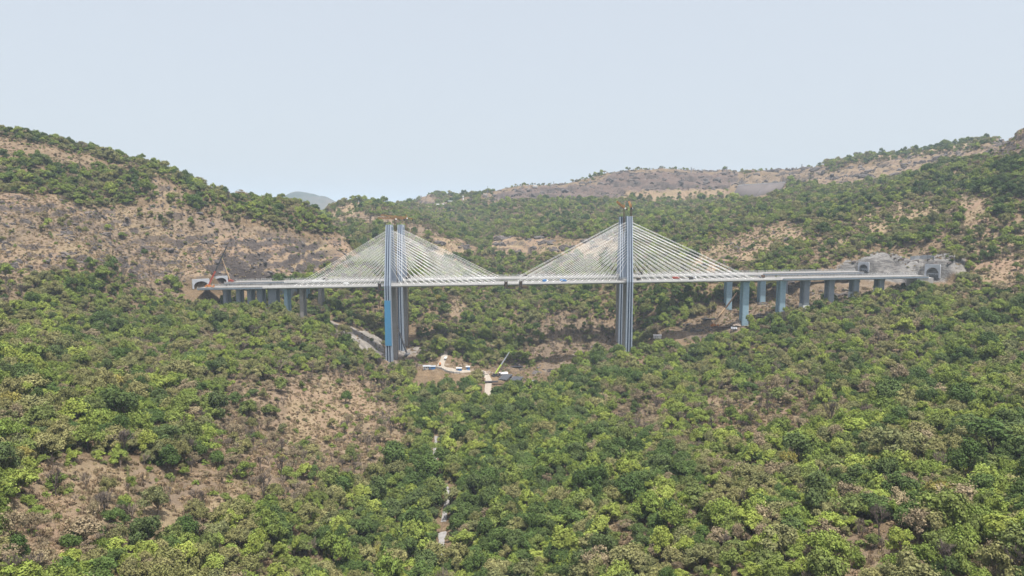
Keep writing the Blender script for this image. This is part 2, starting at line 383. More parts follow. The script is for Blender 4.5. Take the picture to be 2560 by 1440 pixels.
def leaf(name, c1, c2, c3, transl=.12):
    """c1..c3: the range of one kind from tree to tree"""
    t = NT(name); oi = t.n('ShaderNodeObjectInfo')
    f = oi.outputs['Random']
    col = t.mix(t.mr(f, 0, .5), c1, c2); col = t.mix(t.mr(f, .5, 1.), col, c3)
    tc = t.n('ShaderNodeTexCoord')
    v = t.noise(.55, 3, .6, tc.outputs['Object'])
    hs = t.n('ShaderNodeHueSaturation'); t.l(col, hs.inputs['Color'])
    wp = t.noise(.016, 4, .6, t.pos()); col2 = t.mix(t.mr(wp, .42, .72, 0, .45), col, c3); t.l(col2, hs.inputs['Color'])
    wv = t.noise(.035, 4, .65, t.pos()); t.l(t.math('MULTIPLY', t.mr(v, .25, .75, .50, 1.48), t.mr(wv, .3, .7, .78, 1.25)), hs.inputs['Value']); t.l(t.mr(v, .2, .8, .485, .512), hs.inputs['Hue'])
    t.l(hs.outputs[0], t.b.inputs['Base Color']); t.b.inputs['Roughness'].default_value = .75; t.b.inputs['Specular IOR Level'].default_value = .15
    tr = t.n('ShaderNodeBsdfTranslucent'); t.l(hs.outputs[0], tr.inputs['Color'])
    mx = t.n('ShaderNodeMixShader'); mx.inputs[0].default_value = transl
    t.l(t.b.outputs[0], mx.inputs[1]); t.l(tr.outputs[0], mx.inputs[2]); t.l(mx.outputs[0], t.out.inputs['Surface'])
    return t.m

M = {}
M['white'] = plain('white_paint', (.80, .80, .78), .5, .06)
M['post'] = plain('weathered_white_posts', (.50, .50, .49), .6, .15, 1.0)
M['cable'] = plain('white_cable_sheath', (.84, .835, .81), .45, .02)
M['pylon'] = concrete('pale_blue_grey_concrete', (.335, .39, .465), (.24, .26, .285), .35)
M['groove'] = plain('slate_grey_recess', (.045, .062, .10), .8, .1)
M['pylon_shaded'] = plain('shaded_pylon_concrete', (.25, .29, .36), .8, .08)  # pylon concrete with the shade of the overhanging far legs put into its colour
M['raw'] = concrete('raw_brown_concrete', (.27, .255, .24), (.15, .12, .10), .7)
M['blue'] = plain('bright_blue_paint', (.075, .26, .45), .55, .05)
M['pier'] = concrete('grey_pier_concrete', (.215, .24, .27), (.19, .18, .17), .5)
M['pier_blue'] = concrete('pale_blue_pier_concrete', (.27, .39, .46), (.25, .3, .33), .4)
M['deck'] = concrete('deck_concrete', (.215, .21, .205), (.30, .28, .25), .5)
M['edge'] = concrete('white_edge_beam', (.66, .65, .63), (.45, .42, .38), .4)
M['girder'] = plain('blue_grey_girder', (.20, .24, .29), .6, .1)
M['under'] = plain('grey_soffit', (.36, .37, .38), .8, .08)
M['steel_dark'] = plain('dark_steel', (.045, .045, .05), .55, .3, 1.5)
M['steel_grey'] = plain('grey_steel', (.23, .24, .26), .5, .2, 1.2)
M['slate'] = plain('slate_coloured_formwork', (.075, .08, .09), .55, .35, .8)
M['rust'] = plain('rusty_orange_steel', (.36, .19, .07), .7, .3, 1.0)
M['rustdark'] = plain('rusty_brown_steel', (.13, .085, .055), .8, .3, 1.0)
M['orange'] = plain('orange_machine_paint', (.50, .19, .045), .5, .15, 1.0)
M['red'] = plain('red_machine_paint', (.33, .07, .045), .45, .1)
M['green'] = plain('lime_green_machine_paint', (.33, .44, .08), .5, .1)
M['buff'] = plain('buff_machine_paint', (.42, .29, .17), .6, .15, 1.0)
M['bluetarp'] = plain('blue_sheet', (.07, .24, .55), .5, .1)
M['roofgrey'] = plain('grey_sheet_roof', (.27, .29, .31), .45, .12)
M['roofbrown'] = plain('brown_sheet_roof', (.24, .17, .13), .7, .2)
M['roofwhite'] = plain('white_sheet_roof', (.46, .45, .43), .5, .1)
M['wall'] = plain('plastered_wall', (.62, .60, .56), .8, .12)
M['shotcrete'] = concrete('grey_sprayed_concrete', (.40, .39, .37), (.2, .19, .18), .6)
M['portal'] = plain('pale_portal_concrete', (.43, .45, .475), .7, .1, .2)
M['dark'] = plain('painted_tunnel_dark', (.02, .02, .022), .9, .1)  # near-black colour painted for the darkness inside the tunnels
M['rubber'] = plain('black_rubber', (.02, .02, .02), .9, .1)
M['glass'] = plain('dark_window_glass', (.03, .04, .05), .15, .05, 1, 0, .5)
M['timber'] = plain('weathered_timber', (.22, .15, .10), .8, .3, 1.0)
M['bark'] = plain('grey_brown_bark', (.17, .13, .10), .9, .3, 2.0)
M['twig_dark'] = plain('dark_grey_twigs', (.125, .10, .085), .9, .2, 2.0)
M['straw'] = leaf('straw_grass', (.30, .245, .135), (.25, .195, .11), (.33, .275, .155), .1)
M['twig'] = plain('pale_grey_twigs', (.215, .175, .135), .9, .2, 2.0)
M['leaf_dark'] = leaf('dark_green_leaves', (.052, .088, .022), (.072, .112, .026), (.080, .108, .038))
M['leaf_mid'] = leaf('mid_green_leaves', (.112, .160, .030), (.160, .205, .040), (.120, .148, .046))
M['leaf_light'] = leaf('yellow_green_leaves', (.198, .248, .045), (.235, .272, .056), (.168, .222, .046))
M['leaf_olive'] = leaf('dull_olive_leaves', (.160, .165, .056), (.225, .21, .085), (.138, .150, .062))
M['leaf_gold'] = leaf('golden_leaves', (.225, .205, .048), (.25, .215, .06), (.20, .195, .05))
M['leaf_dry'] = leaf('dry_brown_leaves', (.215, .175, .105), (.182, .142, .092), (.245, .205, .118), .1)
M['scrub'] = leaf('dry_scrub', (.22, .155, .095), (.27, .20, .115), (.17, .125, .085), .05)

# ---- broken rock
t = NT('dark_basalt'); oi = t.n('ShaderNodeObjectInfo'); v = t.noise(.5, 5, .7, t.pos()); v2 = t.noise(1, 4, .6, t.pos(.15, .15, .8))
c_ = t.mix(t.mr(v, .3, .7), (.040, .036, .037), (.110, .095, .088)); c_ = t.mix(t.mr(v2, .52, .72, 0, .5), c_, (.165, .135, .112)); c_ = t.mix(t.mr(oi.outputs['Random'], .4, 1., 0, .35), c_, (.17, .135, .11))
t.l(c_, t.b.inputs['Base Color']); t.b.inputs['Roughness'].default_value = .9
M['rock'] = t.m
t = NT('broken_brown_spoil'); v = t.noise(.7, 6, .75, t.pos()); t.l(t.mix(t.mr(v, .32, .68), (.10, .078, .062), (.27, .215, .17)), t.b.inputs['Base Color']); t.b.inputs['Roughness'].default_value = .95
M['soil'] = t.m
# ---- the ground
t = NT('hillside_ground')
a1 = t.attr('cover'); a2 = t.attr('rockcover')
s1 = t.n('ShaderNodeSeparateColor'); t.l(a1.outputs['Color'], s1.inputs[0])
s2 = t.n('ShaderNodeSeparateColor'); t.l(a2.outputs['Color'], s2.inputs[0])
DENS, DRY, TAN = s1.outputs[0], s1.outputs[1], s1.outputs[2]; ROCK, PALE = s2.outputs[0], s2.outputs[1]
p1 = t.pos()
big = t.noise(.018, 5, .6, p1); mid = t.noise(.09, 5, .65, p1); fin = t.noise(.55, 5, .7, p1); strk = t.noise(1, 6, .7, t.pos(.06, .06, .26), 1.4)
lit = t.mix(t.mr(mid, .35, .65), (.085, .060, .037), (.16, .113, .07))
lit = t.mix(t.mr(fin, .45, .75), lit, (.205, .155, .095))
crg = t.mix(t.mr(mid, .3, .7), (.075, .056, .048), (.135, .100, .084))
pink = t.mix(t.mr(mid, .3, .7), (.115, .087, .062), (.185, .142, .100))
lit = t.mix(t.mr(DRY, .45, .9), lit, pink)
lit = t.mix(t.mr(ROCK, .84, .97), lit, crg)
tan = t.mix(t.mr(mid, .32, .68), (.188, .146, .086), (.275, .222, .136))
tan = t.mix(t.mr(fin, .4, .7, 0, .8), tan, (.155, .108, .072))
tan = t.mix(t.mr(big, .42, .62, 0, .55), tan, (.215, .138, .105))
tf = t.math('ADD', TAN, t.mr(fin, .25, .75, -.22, .22))
col = t.mix(t.mr(tf, .25, .75), lit, tan)
geo = t.n('ShaderNodeNewGeometry'); sx = t.n('ShaderNodeSeparateXYZ'); t.l(geo.outputs['Normal'], sx.inputs[0])
slope = t.mr(sx.outputs[2], .86, .62)
rk = t.mix(t.mr(fin, .3, .7), (.036, .031, .031), (.108, .088, .077))
rk = t.mix(t.mr(strk, .5, .72, 0, .8), rk, (.175, .15, .135))
crag = t.noise(1, 6, .72, t.pos(.075, .075, .20), 1.6)
rf = t.math('MULTIPLY', ROCK, t.math('ADD', t.math('MULTIPLY', slope, .8), t.mr(t.math('ADD', crag, t.math('MULTIPLY', big, .45)), .76, .86, 0, 1.0)))
col = t.mix(t.mr(rf, .30, .62), col, rk)
pl = t.mix(t.mr(mid, .35, .68), (.14, .128, .115), (.30, .275, .24))
pl = t.mix(t.mr(strk, .5, .66, 0, .75), pl, (.115, .108, .104))
pl = t.mix(t.mr(big, .5, .68, 0, .35), pl, (.22, .17, .135))
pl = t.mix(t.mr(ROCK, .4, .7, 0, .85), pl, t.mix(t.mr(strk, .38, .6), (.21, .205, .195), (.075, .072, .072)))
col = t.mix(t.mr(t.math('ADD', PALE, t.mr(mid, .3, .7, -.2, .2)), .3, .6), col, pl)
t.l(col, t.b.inputs['Base Color']); t.b.inputs['Roughness'].default_value = .95; t.b.inputs['Specular IOR Level'].default_value = .1
bp = t.n('ShaderNodeBump'); bp.inputs['Strength'].default_value = .7; bp.inputs['Distance'].default_value = 2.2
t.l(t.math('ADD', fin, t.math('MULTIPLY', strk, .8)), bp.inputs['Height']); t.l(bp.outputs[0], t.b.inputs['Normal'])
M['ground'] = t.m
t = NT('pale_dust_track'); v = t.noise(.3, 5, .65, t.pos()); v2 = t.noise(1.6, 4, .6, t.pos())
t.l(t.mix(t.mr(v2, .4, .75, 0, .5), t.mix(t.mr(v, .3, .7), (.20, .175, .14), (.30, .265, .22)), (.30, .26, .215)), t.b.inputs['Base Color']); t.b.inputs['Roughness'].default_value = .95
M['track'] = t.m
t = NT('pale_stream_bed'); v = t.noise(.25, 5, .65, t.pos()); v2 = t.noise(1.1, 4, .6, t.pos())
t.l(t.mix(t.mr(v2, .45, .7, 0, .7), t.mix(t.mr(v, .3, .7), (.15, .145, .14), (.29, .28, .27)), (.17, .16, .15)), t.b.inputs['Base Color']); t.b.inputs['Roughness'].default_value = .8
M['stream'] = t.m
t = NT('far_mountain'); v = t.noise(.004, 5, .6, t.pos())
t.l(t.mix(t.mr(v, .35, .65), (.03, .05, .045), (.10, .09, .08)), t.b.inputs['Base Color']); t.b.inputs['Roughness'].default_value = 1
M['mount'] = t.m

# ------------------------------------------------------------------ mesh helpers
class MB:
    def __init__(s): s.v = []; s.f = []; s.m = []
    def add(s, vs, fs, mi=0):
        o = len(s.v); s.v += [Vector(v) for v in vs]
        for f in fs: s.f.append([i+o for i in f]); s.m.append(mi)
        return s
    def box(s, c, sz, R=None, mi=0):
        c = Vector(c); hx, hy, hz = (x/2 for x in sz)
        vs = [Vector((x*hx, y*hy, z*hz)) for z in (-1, 1) for y in (-1, 1) for x in (-1, 1)]
        if R is not None: vs = [R @ v for v in vs]
        return s.add([c+v for v in vs], [(0, 2, 3, 1), (4, 5, 7, 6), (0, 1, 5, 4), (2, 6, 7, 3), (0, 4, 6, 2), (1, 3, 7, 5)], mi)
    def beam(s, p, q, w, h=None, mi=0):
        p = Vector(p); q = Vector(q); h = h or w; d = q-p; L = d.length
        if L < 1e-6: return s
        z = d/L; up = Vector((0, 0, 1)) if abs(z.z) < .95 else Vector((0, 1, 0)); x = z.cross(up).normalized(); y = x.cross(z)
        R = Matrix((x, y, z)).transposed()
        return s.box((p+q)/2, (w, h, L), R, mi)
    def tube(s, p, q, r0, r1=None, n=8, mi=0, cap=True):
        p = Vector(p); q = Vector(q); r1 = r0 if r1 is None else r1; d = q-p
        z = d.normalized(); up = Vector((0, 0, 1)) if abs(z.z) < .95 else Vector((0, 1, 0)); x = z.cross(up).normalized(); y = z.cross(x)
        vs = []
        for c, r in ((p, r0), (q, r1)):
            vs += [c + (x*math.cos(2*math.pi*i/n)+y*math.sin(2*math.pi*i/n))*r for i in range(n)]
        fs = [(i, (i+1) % n, n+(i+1) % n, n+i) for i in range(n)]
        if cap: fs += [tuple(range(n-1, -1, -1)), tuple(range(n, 2*n))]
        return s.add(vs, fs, mi)
    def sweep(s, rings, mi=0, cap=True, mats=None):
        n = len(rings[0]); vs = [v for r in rings for v in r]; o = len(s.v); s.v += [Vector(v) for v in vs]
        for k in range(len(rings)-1):
            for i in range(n):
                j = (i+1) % n
                s.f.append([o+k*n+i, o+k*n+j, o+(k+1)*n+j, o+(k+1)*n+i]); s.m.append(mats(k, i) if mats else mi)
        if cap:
            s.f.append([o+i for i in range(n-1, -1, -1)]); s.m.append(mi)
            s.f.append([o+(len(rings)-1)*n+i for i in range(n)]); s.m.append(mi)
        return s
    def build(s, name, mats, parent=None, origin=None, bevel=0, smooth=False):
        if not isinstance(mats, (list, tuple)): mats = [mats]
        if origin is None: origin = WORLD.get(parent.name, Vector()) if parent else Vector()
        origin = Vector(origin)
        me = bpy.data.meshes.new(name); me.from_pydata([tuple(v-origin) for v in s.v], [], s.f)
        for m in mats: me.materials.append(m)
        me.polygons.foreach_set('material_index', s.m)
        bm = bmesh.new(); bm.from_mesh(me); bmesh.ops.recalc_face_normals(bm, faces=bm.faces)
        if bevel: bmesh.ops.bevel(bm, geom=list(bm.edges), offset=bevel, segments=1, affect='EDGES')
        bm.to_mesh(me); bm.free()
        if smooth: me.polygons.foreach_set('use_smooth', [True]*len(me.polygons))
        o = bpy.data.objects.new(name, me); COL.objects.link(o)
        if parent: o.parent = parent; WORLD[o.name] = WORLD.get(parent.name, Vector())
        else: o.location = origin; WORLD[o.name] = origin
        return o
WORLD = {}
def tag(o, label=None, cat=None, group=None, kind=None):
    if label: o['label'] = label
    if cat: o['category'] = cat
    if group: o['group'] = group
    if kind: o['kind'] = kind
    return o
def empty(name, loc, label=None, cat=None, group=None):
    o = bpy.data.objects.new(name, None); COL.objects.link(o); o.location = loc; o.empty_display_size = .5
    WORLD[o.name] = Vector(loc); return tag(o, label, cat, group)
def fast_mesh(name, V, Q, k=4):
    me = bpy.data.meshes.new(name); V = np.asarray(V, np.float32); Q = np.asarray(Q, np.int32)
    me.vertices.add(len(V)); me.vertices.foreach_set('co', V.ravel())
    me.loops.add(Q.size); me.loops.foreach_set('vertex_index', Q.ravel())
    me.polygons.add(len(Q)); me.polygons.foreach_set('loop_start', np.arange(0, Q.size, k, dtype=np.int32))
    me.update(calc_edges=True); return me

# ------------------------------------------------------------------ ground sheet object
idx = np.arange(NU*NV).reshape(NV, NU)
quads = np.stack([idx[:-1, :-1], idx[:-1, 1:], idx[1:, 1:], idx[1:, :-1]], -1).reshape(-1, 4)
me = fast_mesh('ground', np.stack([GX, GY, GH], -1).reshape(-1, 3), quads)
one = np.ones_like(GX)
for nm, ch in (('cover', (LC['dens'], LC['dry'], LC['tan'], one)), ('rockcover', (LC['rock'], LC['pale'], one*0, one))):
    a = me.color_attributes.new(nm, 'FLOAT_COLOR', 'POINT'); a.data.foreach_set('color', np.stack(ch, -1).astype(np.float32).ravel())
me.polygons.foreach_set('use_smooth', np.ones(len(quads), bool))
me.materials.append(M['ground'])
o = bpy.data.objects.new('ground', me); COL.objects.link(o); tag(o, kind='structure')

# a wide low sheet out to the horizon, below the hills
n = 60; g = np.linspace(-1, 1, n); hx, hy = np.meshgrid(g*26000, (g*.5+.5)*30000-3000)
hz = 25*fbm(hx/2500, hy/2500, 3, 5) - 60
i2 = np.arange(n*n).reshape(n, n)
me = fast_mesh('far_plain', np.stack([hx, hy, hz], -1).reshape(-1, 3), np.stack([i2[:-1, :-1], i2[:-1, 1:], i2[1:, 1:], i2[1:, :-1]], -1).reshape(-1, 4))
me.materials.append(M['mount']); o = bpy.data.objects.new('terrain', me); COL.objects.link(o); tag(o, kind='structure')
# the distant mountain in the gap
n1, n2 = 130, 60; mx, my = np.meshgrid(np.linspace(-2652, -884, n1), np.linspace(4760, 6528, n2))
pk = lambda cx, w, h: h*np.exp(-((mx-cx)/w)**2)
prof = pk(-1740, 163, 136)+pk(-1482, 156, 102)+pk(-1632, 420, 109)+pk(-2176, 340, 82)
mz = 200+prof*np.exp(-((my-5576)/420)**2) + 27*fbm(mx/177, my/177, 4, 3)*np.clip(prof/100, .1, 1) - 88 + 37*np.exp(-((my-5576)/820)**2)
i2 = np.arange(n1*n2).reshape(n2, n1)
me = fast_mesh('hills', np.stack([mx, my, mz], -1).reshape(-1, 3), np.stack([i2[:-1, :-1], i2[:-1, 1:], i2[1:, 1:], i2[1:, :-1]], -1).reshape(-1, 4))
me.polygons.foreach_set('use_smooth', np.ones(len(me.polygons), bool))
me.materials.append(M['mount']); o = bpy.data.objects.new('hills', me); COL.objects.link(o); tag(o, kind='structure')

# ------------------------------------------------------------------ stream bed and tracks: strips laid over the ground
TRACKS = []
def strip(name, pts, w, mat, kind='structure', lift=.35, ww=.25):
    P3 = [hit(x, y) for x, y in pts]
    # resample
    pl = [P3[0]]
    for a, b in zip(P3, P3[1:]):
        k = max(1, int((b-a).length/3))
        pl += [a.lerp(b, (i+1)/k) for i in range(k)]
    pl = np.array([(p.x, p.y) for p in pl])
    ker = np.ones(5)/5
    if len(pl) > 12:
        q = np.stack([np.convolve(np.pad(pl[:, i], 2, 'edge'), ker, 'valid') for i in (0, 1)], -1); pl = q
    d = np.gradient(pl, axis=0); d /= np.linalg.norm(d, axis=1)[:, None]+1e-9; nrm = np.stack([-d[:, 1], d[:, 0]], -1)
    s = np.arange(len(pl))*3.
    wd = w*(1+ww*fbm(s/22, s*0, 3, len(name)*7))
    cols = []
    for k in np.linspace(-1, 1, 7):
        e = pl + nrm*(wd*k*.5)[:, None]; cols.append(np.stack([e[:, 0], e[:, 1], ground(e[:, 0], e[:, 1])+lift - .5*lift*abs(k)], -1))
    V = np.stack(cols, 1).reshape(-1, 3); ii = np.arange(len(V)).reshape(-1, 7)
    me = fast_mesh(name, V, np.stack([ii[:-1, :-1], ii[:-1, 1:], ii[1:, 1:], ii[1:, :-1]], -1).reshape(-1, 4)); me.materials.append(mat)
    me.polygons.foreach_set('use_smooth', np.ones(len(me.polygons), bool))
    o = bpy.data.objects.new(name, me); COL.objects.link(o); tag(o, kind=kind)
    TRACKS.append((pl, w))
    return o
for _seg in ([(1102,1405),(1103,1372),(1106,1326)], [(1108,1310),(1113,1280),(1118,1255),(1121,1238),(1112,1208)], [(1088,1176),(1085,1140),(1089,1112),(1092,1090)]):
    strip('stream_bed', _seg, 3.6, M['stream'], ww=1.1)
strip('road', [(1108,880),(1112,893),(1105,905),(1100,918),(1118,925),(1150,930),(1180,928)], 8.5, M['track'])
strip('track', [(1206,925),(1216,938),(1222,950),(1220,975),(1219,990),(1222,1006)], 7.5, M['track'])
# ------------------------------------------------------------------ the twin bridges
def W(s, t, dz):
    """bridge coordinates -> world; dz above the soffit line"""
    q = ORG+AX*s+TR*t; return Vector((q.x, q.y, ZB0+GRADE*s+dz))
def Wz(s, t, z):
    q = ORG+AX*s+TR*t; return Vector((q.x, q.y, z))
ROT = Matrix.Rotation(-PHI, 3, 'Z')

def deck_part(root, t0, sa, sb, edge_mat, side_mat, kind, tail):
    dk = MB(); n = max(2, int((sb-sa)/30)); ss = [sa+(sb-sa)*i/n for i in range(n+1)]
    sec = [(-HALF, 1.3), (-HALF, DT), (HALF, DT), (HALF, 1.3), (7.5, 0), (-7.5, 0)]
    dk.sweep([[W(s, t0+a, b) for a, b in sec] for s in ss], mats=lambda k, i: 0 if i in (0, 2) else (1 if i == 1 else 2))
    d = dk.build('deck', [side_mat, M['deck'], M['under']], root)
    for sgn in (-1, 1):
        b = MB(); t = t0+sgn*(HALF-.25)
        sec2 = [(-.30, 0), (-.30, 1.0), (.30, 1.0), (.30, 0)]
        b.sweep([[W(s, t+a, DT+c) for a, c in sec2] for s in ss])
        if edge_mat is M['edge']:
            sec3 = [(sgn*.26, -1.2), (sgn*.26, .75), (sgn*.75, .75), (sgn*.75, -1.2)]
            b.sweep([[W(s, t+a, DT+c) for a, c in sec3] for s in ss], mi=1)
        b.build('parapet', [M['shotcrete'], edge_mat], d)
        r = MB(); k = int((sb-sa)/1.9)
        hgt = 2.5 if sgn > 0 else 1.1
        for i in range(k):
            s = sa+(i+.5)*(sb-sa)/k
            if sgn < 0 and i % 3: continue
            if random.random() < .06: continue
            hh = hgt*(.8+.3*random.random())
            r.box(W(s, t, DT+1.0+hh/2), (.5 if sgn > 0 else .35, .18, hh), ROT)
        for zz in ((1.6, 2.9) if sgn > 0 else (1.9,)):
            for a, c in zip(ss, ss[1:]):
                r.beam(W(a, t-.15, DT+zz), W(c, t-.15, DT+zz), .12)
        r.build('railing', M['post'], d)
    return d

def leg_rings(t_top, t_deck, t_base, s0, zs, out, t0, groove=True):
    """zs: (z, fraction kind) stations; ring in s,t with two recesses on the outer face"""
    z_top, z_deck, z_base = zs
    def tc(z): return t_deck+(t_top-t_deck)*(z-z_deck)/(z_top-z_deck) if z >= z_deck else t_deck+(t_base-t_deck)*(z_deck-z)/(z_deck-z_base)
    def ring(z):
        k = (z-z_base)/(z_top-z_base); w = 8.6-1.9*k; d = 8.0-2.0*k
        g = .9
        xs = [-.5, -.30, -.30, -.085, -.085, .085, .085, .30, .30, .5]
        dp = [0, 0, g, g, 0, 0, g, g, 0, 0]
        pts = [(x*w, out*(d/2-e)) for x, e in zip(xs, dp)] + [(.5*w, -out*d/2), (-.5*w, -out*d/2)]
        return [Wz(s0+a, t0+tc(z)+b, z) for a, b in pts]
    return ring, tc

BLUE_Z = None
def pylon(root, s0, t0, z_top, base_z, first):
    z_deck = ZB0+GRADE*s0+DT
    hd = MB(); k = (z_top-0)/200
    zh0 = z_deck+(z_top-z_deck)*.80
    # head: the joined top of the two legs, with a hollow end
    for zz0, zz1 in ((zh0, z_top-3.),):
        hd.sweep([[Wz(s0+a, t0+b, z) for a, b in ((-2.9, -2.6), (2.9, -2.6), (2.9, 2.6), (-2.9, 2.6))] for z in (zz0, zz1)])
    hd.tube(Wz(s0+1.2, t0+.2, z_top-3.), Wz(s0+1.2, t0+.2, z_top-.6), 2.4, 2.4, 14, 1)
    py = hd.build('pylon', [M['pylon'], M['white']], root)
    for out, tt, td, tb in ((-1, -4.6, -17.5, -14.0), (1, 4.6, 17.5, 14.0)):
        bz = base_z[0 if out < 0 else 1]
        ring, tc = leg_rings(tt, td, tb, s0, (z_top, z_deck, bz), out, t0)
        if first and out < 0:
            zb1 = P(970, 752, 866).z; zb0 = P(970, 866, 866).z
            st = [bz, zb0, zb1, z_deck, z_top]
        else: st = [bz, bz+(z_deck-bz)*.5, z_deck, z_top]
        m = MB()
        inner = M['pylon_shaded'] if out > 0 else M['pylon']
        m.sweep([ring(z) for z in st], mats=lambda kk, i: (1 if i in (1, 2, 3, 5, 6, 7) else (2 if (out > 0 and i in (9, 10, 11)) else 0)) if not (st[kk] < z_deck-1 and out > 0) else (1 if i in (1, 2, 3, 5, 6, 7) else 3))  # far legs: sides and inner face take the shade-darkened colour above deck
        lg = m.build('leg', [M['pylon'], M['groove'], M['pylon_shaded'], M['raw']], py)
        if first and out < 0:
            c = MB(); pr = []
            for z in (zb0, zb1):
                k2 = (z-bz)/(z_top-bz); w = 8.6-1.9*k2; d = 8.0-2.0*k2
                pr.append([Wz(s0+a*w, t0+tc(z)-d/2-e, z) for a, e in ((-.51, .03), (.51, .03), (.51, .35), (-.51, .35))])
            c.sweep(pr); cl = c.build('blue_cladding', M['blue'], py); cl['label'] = 'bright blue cladding on the lower outer leg'
    # stay cables: two planes, two sides
    z1 = z_top-7.5; z0 = z_deck+(z_top-z_deck)*.33
    for sg, L in ((-1, 124. if s0 == 0 else 143.), (1, 137. if s0 == 0 else 157.)):
        for pl_ in (-1, 1):
            for i in range(15):
                f = i/14
                za = z0+(z1-z0)*f
                tcen = pl_*(17.5-12.9*(za-z_deck)/(z_top-z_deck))
                a = Wz(s0+sg*2.9, t0+tcen*.96, za)
                sb = s0+sg*(17+(L-17)*f)
                b = W(sb, t0+pl_*(HALF-.9), DT+.6)
                c = MB(); c.tube(a, b, .18, .18, 6, cap=False); c.tube(b, b+(a-b).normalized()*5, .36, .30, 6)
                c.build('stay_cable', M['cable'], py, smooth=False)
    return py

def pier_part(root, s, t0, w, mat, walls=False, foot=None):
    zt = ZB0+GRADE*s
    for dt in (-5.2, 5.2):
        m = MB(); q = ORG+AX*s+TR*(t0+dt); g = gz(q.x, q.y)-4
        d = 4.2
        if zt-g < 3: continue
        m.sweep([[Wz(s+a*w*k, t0+dt+b*d*k, z) for a, b in ((-.5, -.38), (-.38, -.5), (.38, -.5), (.5, -.38), (.5, .38), (.38, .5), (-.38, .5), (-.5, .38))] for z, k in ((g, 1.06), (zt-2.2, 1), (zt-2.2, 1.12), (zt-.02, 1.18))])
        if foot:
            zc = g+4+9
            m.sweep([[Wz(s+a*w*1.09, t0+dt+b*d*1.09, z) for a, b in ((-.5, -.5), (.5, -.5), (.5, .5), (-.5, .5))] for z in (g, zc)], mi=1)
        m.build('pier', [mat, M['white']], root)

z_tops = [P(970, 562, 887).z, P(1572, 540.5, 875).z]
for bi, t0 in enumerate((0., GAP)):
    where = 'nearer' if bi == 0 else 'farther'
    root = empty('cable_stayed_bridge', W(0, t0, 0),
        ('pale cable-stayed bridge carriageway on the camera side, one pylon leg clad in bright blue' if bi == 0 else
         'pale cable-stayed bridge carriageway standing behind its twin, no blue on its pylons'), 'bridge', 'twin cable stayed bridges across the valley')
    deck_part(root, t0, S_L, S_R, M['edge'], M['under'], 'x', '')
    for i, s0 in enumerate(PYL):
        bz = []
        for tt in (-14., 14.):
            q = ORG+AX*s0+TR*(t0+tt); bz.append(gz(q.x, q.y)-3)
        pylon(root, s0, t0, z_tops[i]-(.6 if bi else 0), bz, bi == 0 and i == 0)
    for px, w, mt in ((679, 10.5, 'pier'), (713, 4.6, 'pier_blue'), (752, 4.8, 'raw'), (1866, 7.6, 'pier_blue')):
        pier_part(root, s_at(px, -8, 100), t0, w, M[mt])
    # approach viaducts
    for side in (0, 1):
        a, b = (S_A, S_L-1.2) if side == 0 else (S_R+1.2, S_B)
        if bi == 1 and side == 0: a = s_at(560, GAP-HALF, 110)
        if bi == 1 and side == 1: b = s_at(2160, GAP-HALF, 122)
        rr = empty('approach_viaduct', W((a+b)/2, t0, 0),
            {(0, 0): 'short grey viaduct on close-set piers by the left tunnels, on the camera side',
             (1, 0): 'short grey viaduct by the left tunnels, behind the other one there',
             (0, 1): 'long grey viaduct on tall piers ending at the large right tunnel portal',
             (1, 1): 'grey viaduct behind, ending at the small right tunnel portal'}[(bi, side)], 'viaduct', 'viaducts from the bridges to the tunnels')
        deck_part(rr, t0, a, b, M['girder'], M['girder'], 'x', '')
        lst = ((560, 4.8, 'pier'), (593, 4.8, 'pier'), (621, 5.0, 'pier'), (647, 6.5, 'pier')) if side == 0 else ((1959, 7.2, 'pier_blue'), (2019, 7.0, 'pier'), (2081, 7.0, 'pier'), (2143, 7.0, 'pier'), (2206, 6.6, 'pier'))
        for px, w, mt in lst:
            s = s_at(px, -8, 105 if side == 0 else 118)
            if a-2 < s < b-6 or px == 1959: pier_part(rr, s, t0, w, M[mt], foot=(bi == 0 and px in (2143, 2206, 2019)))

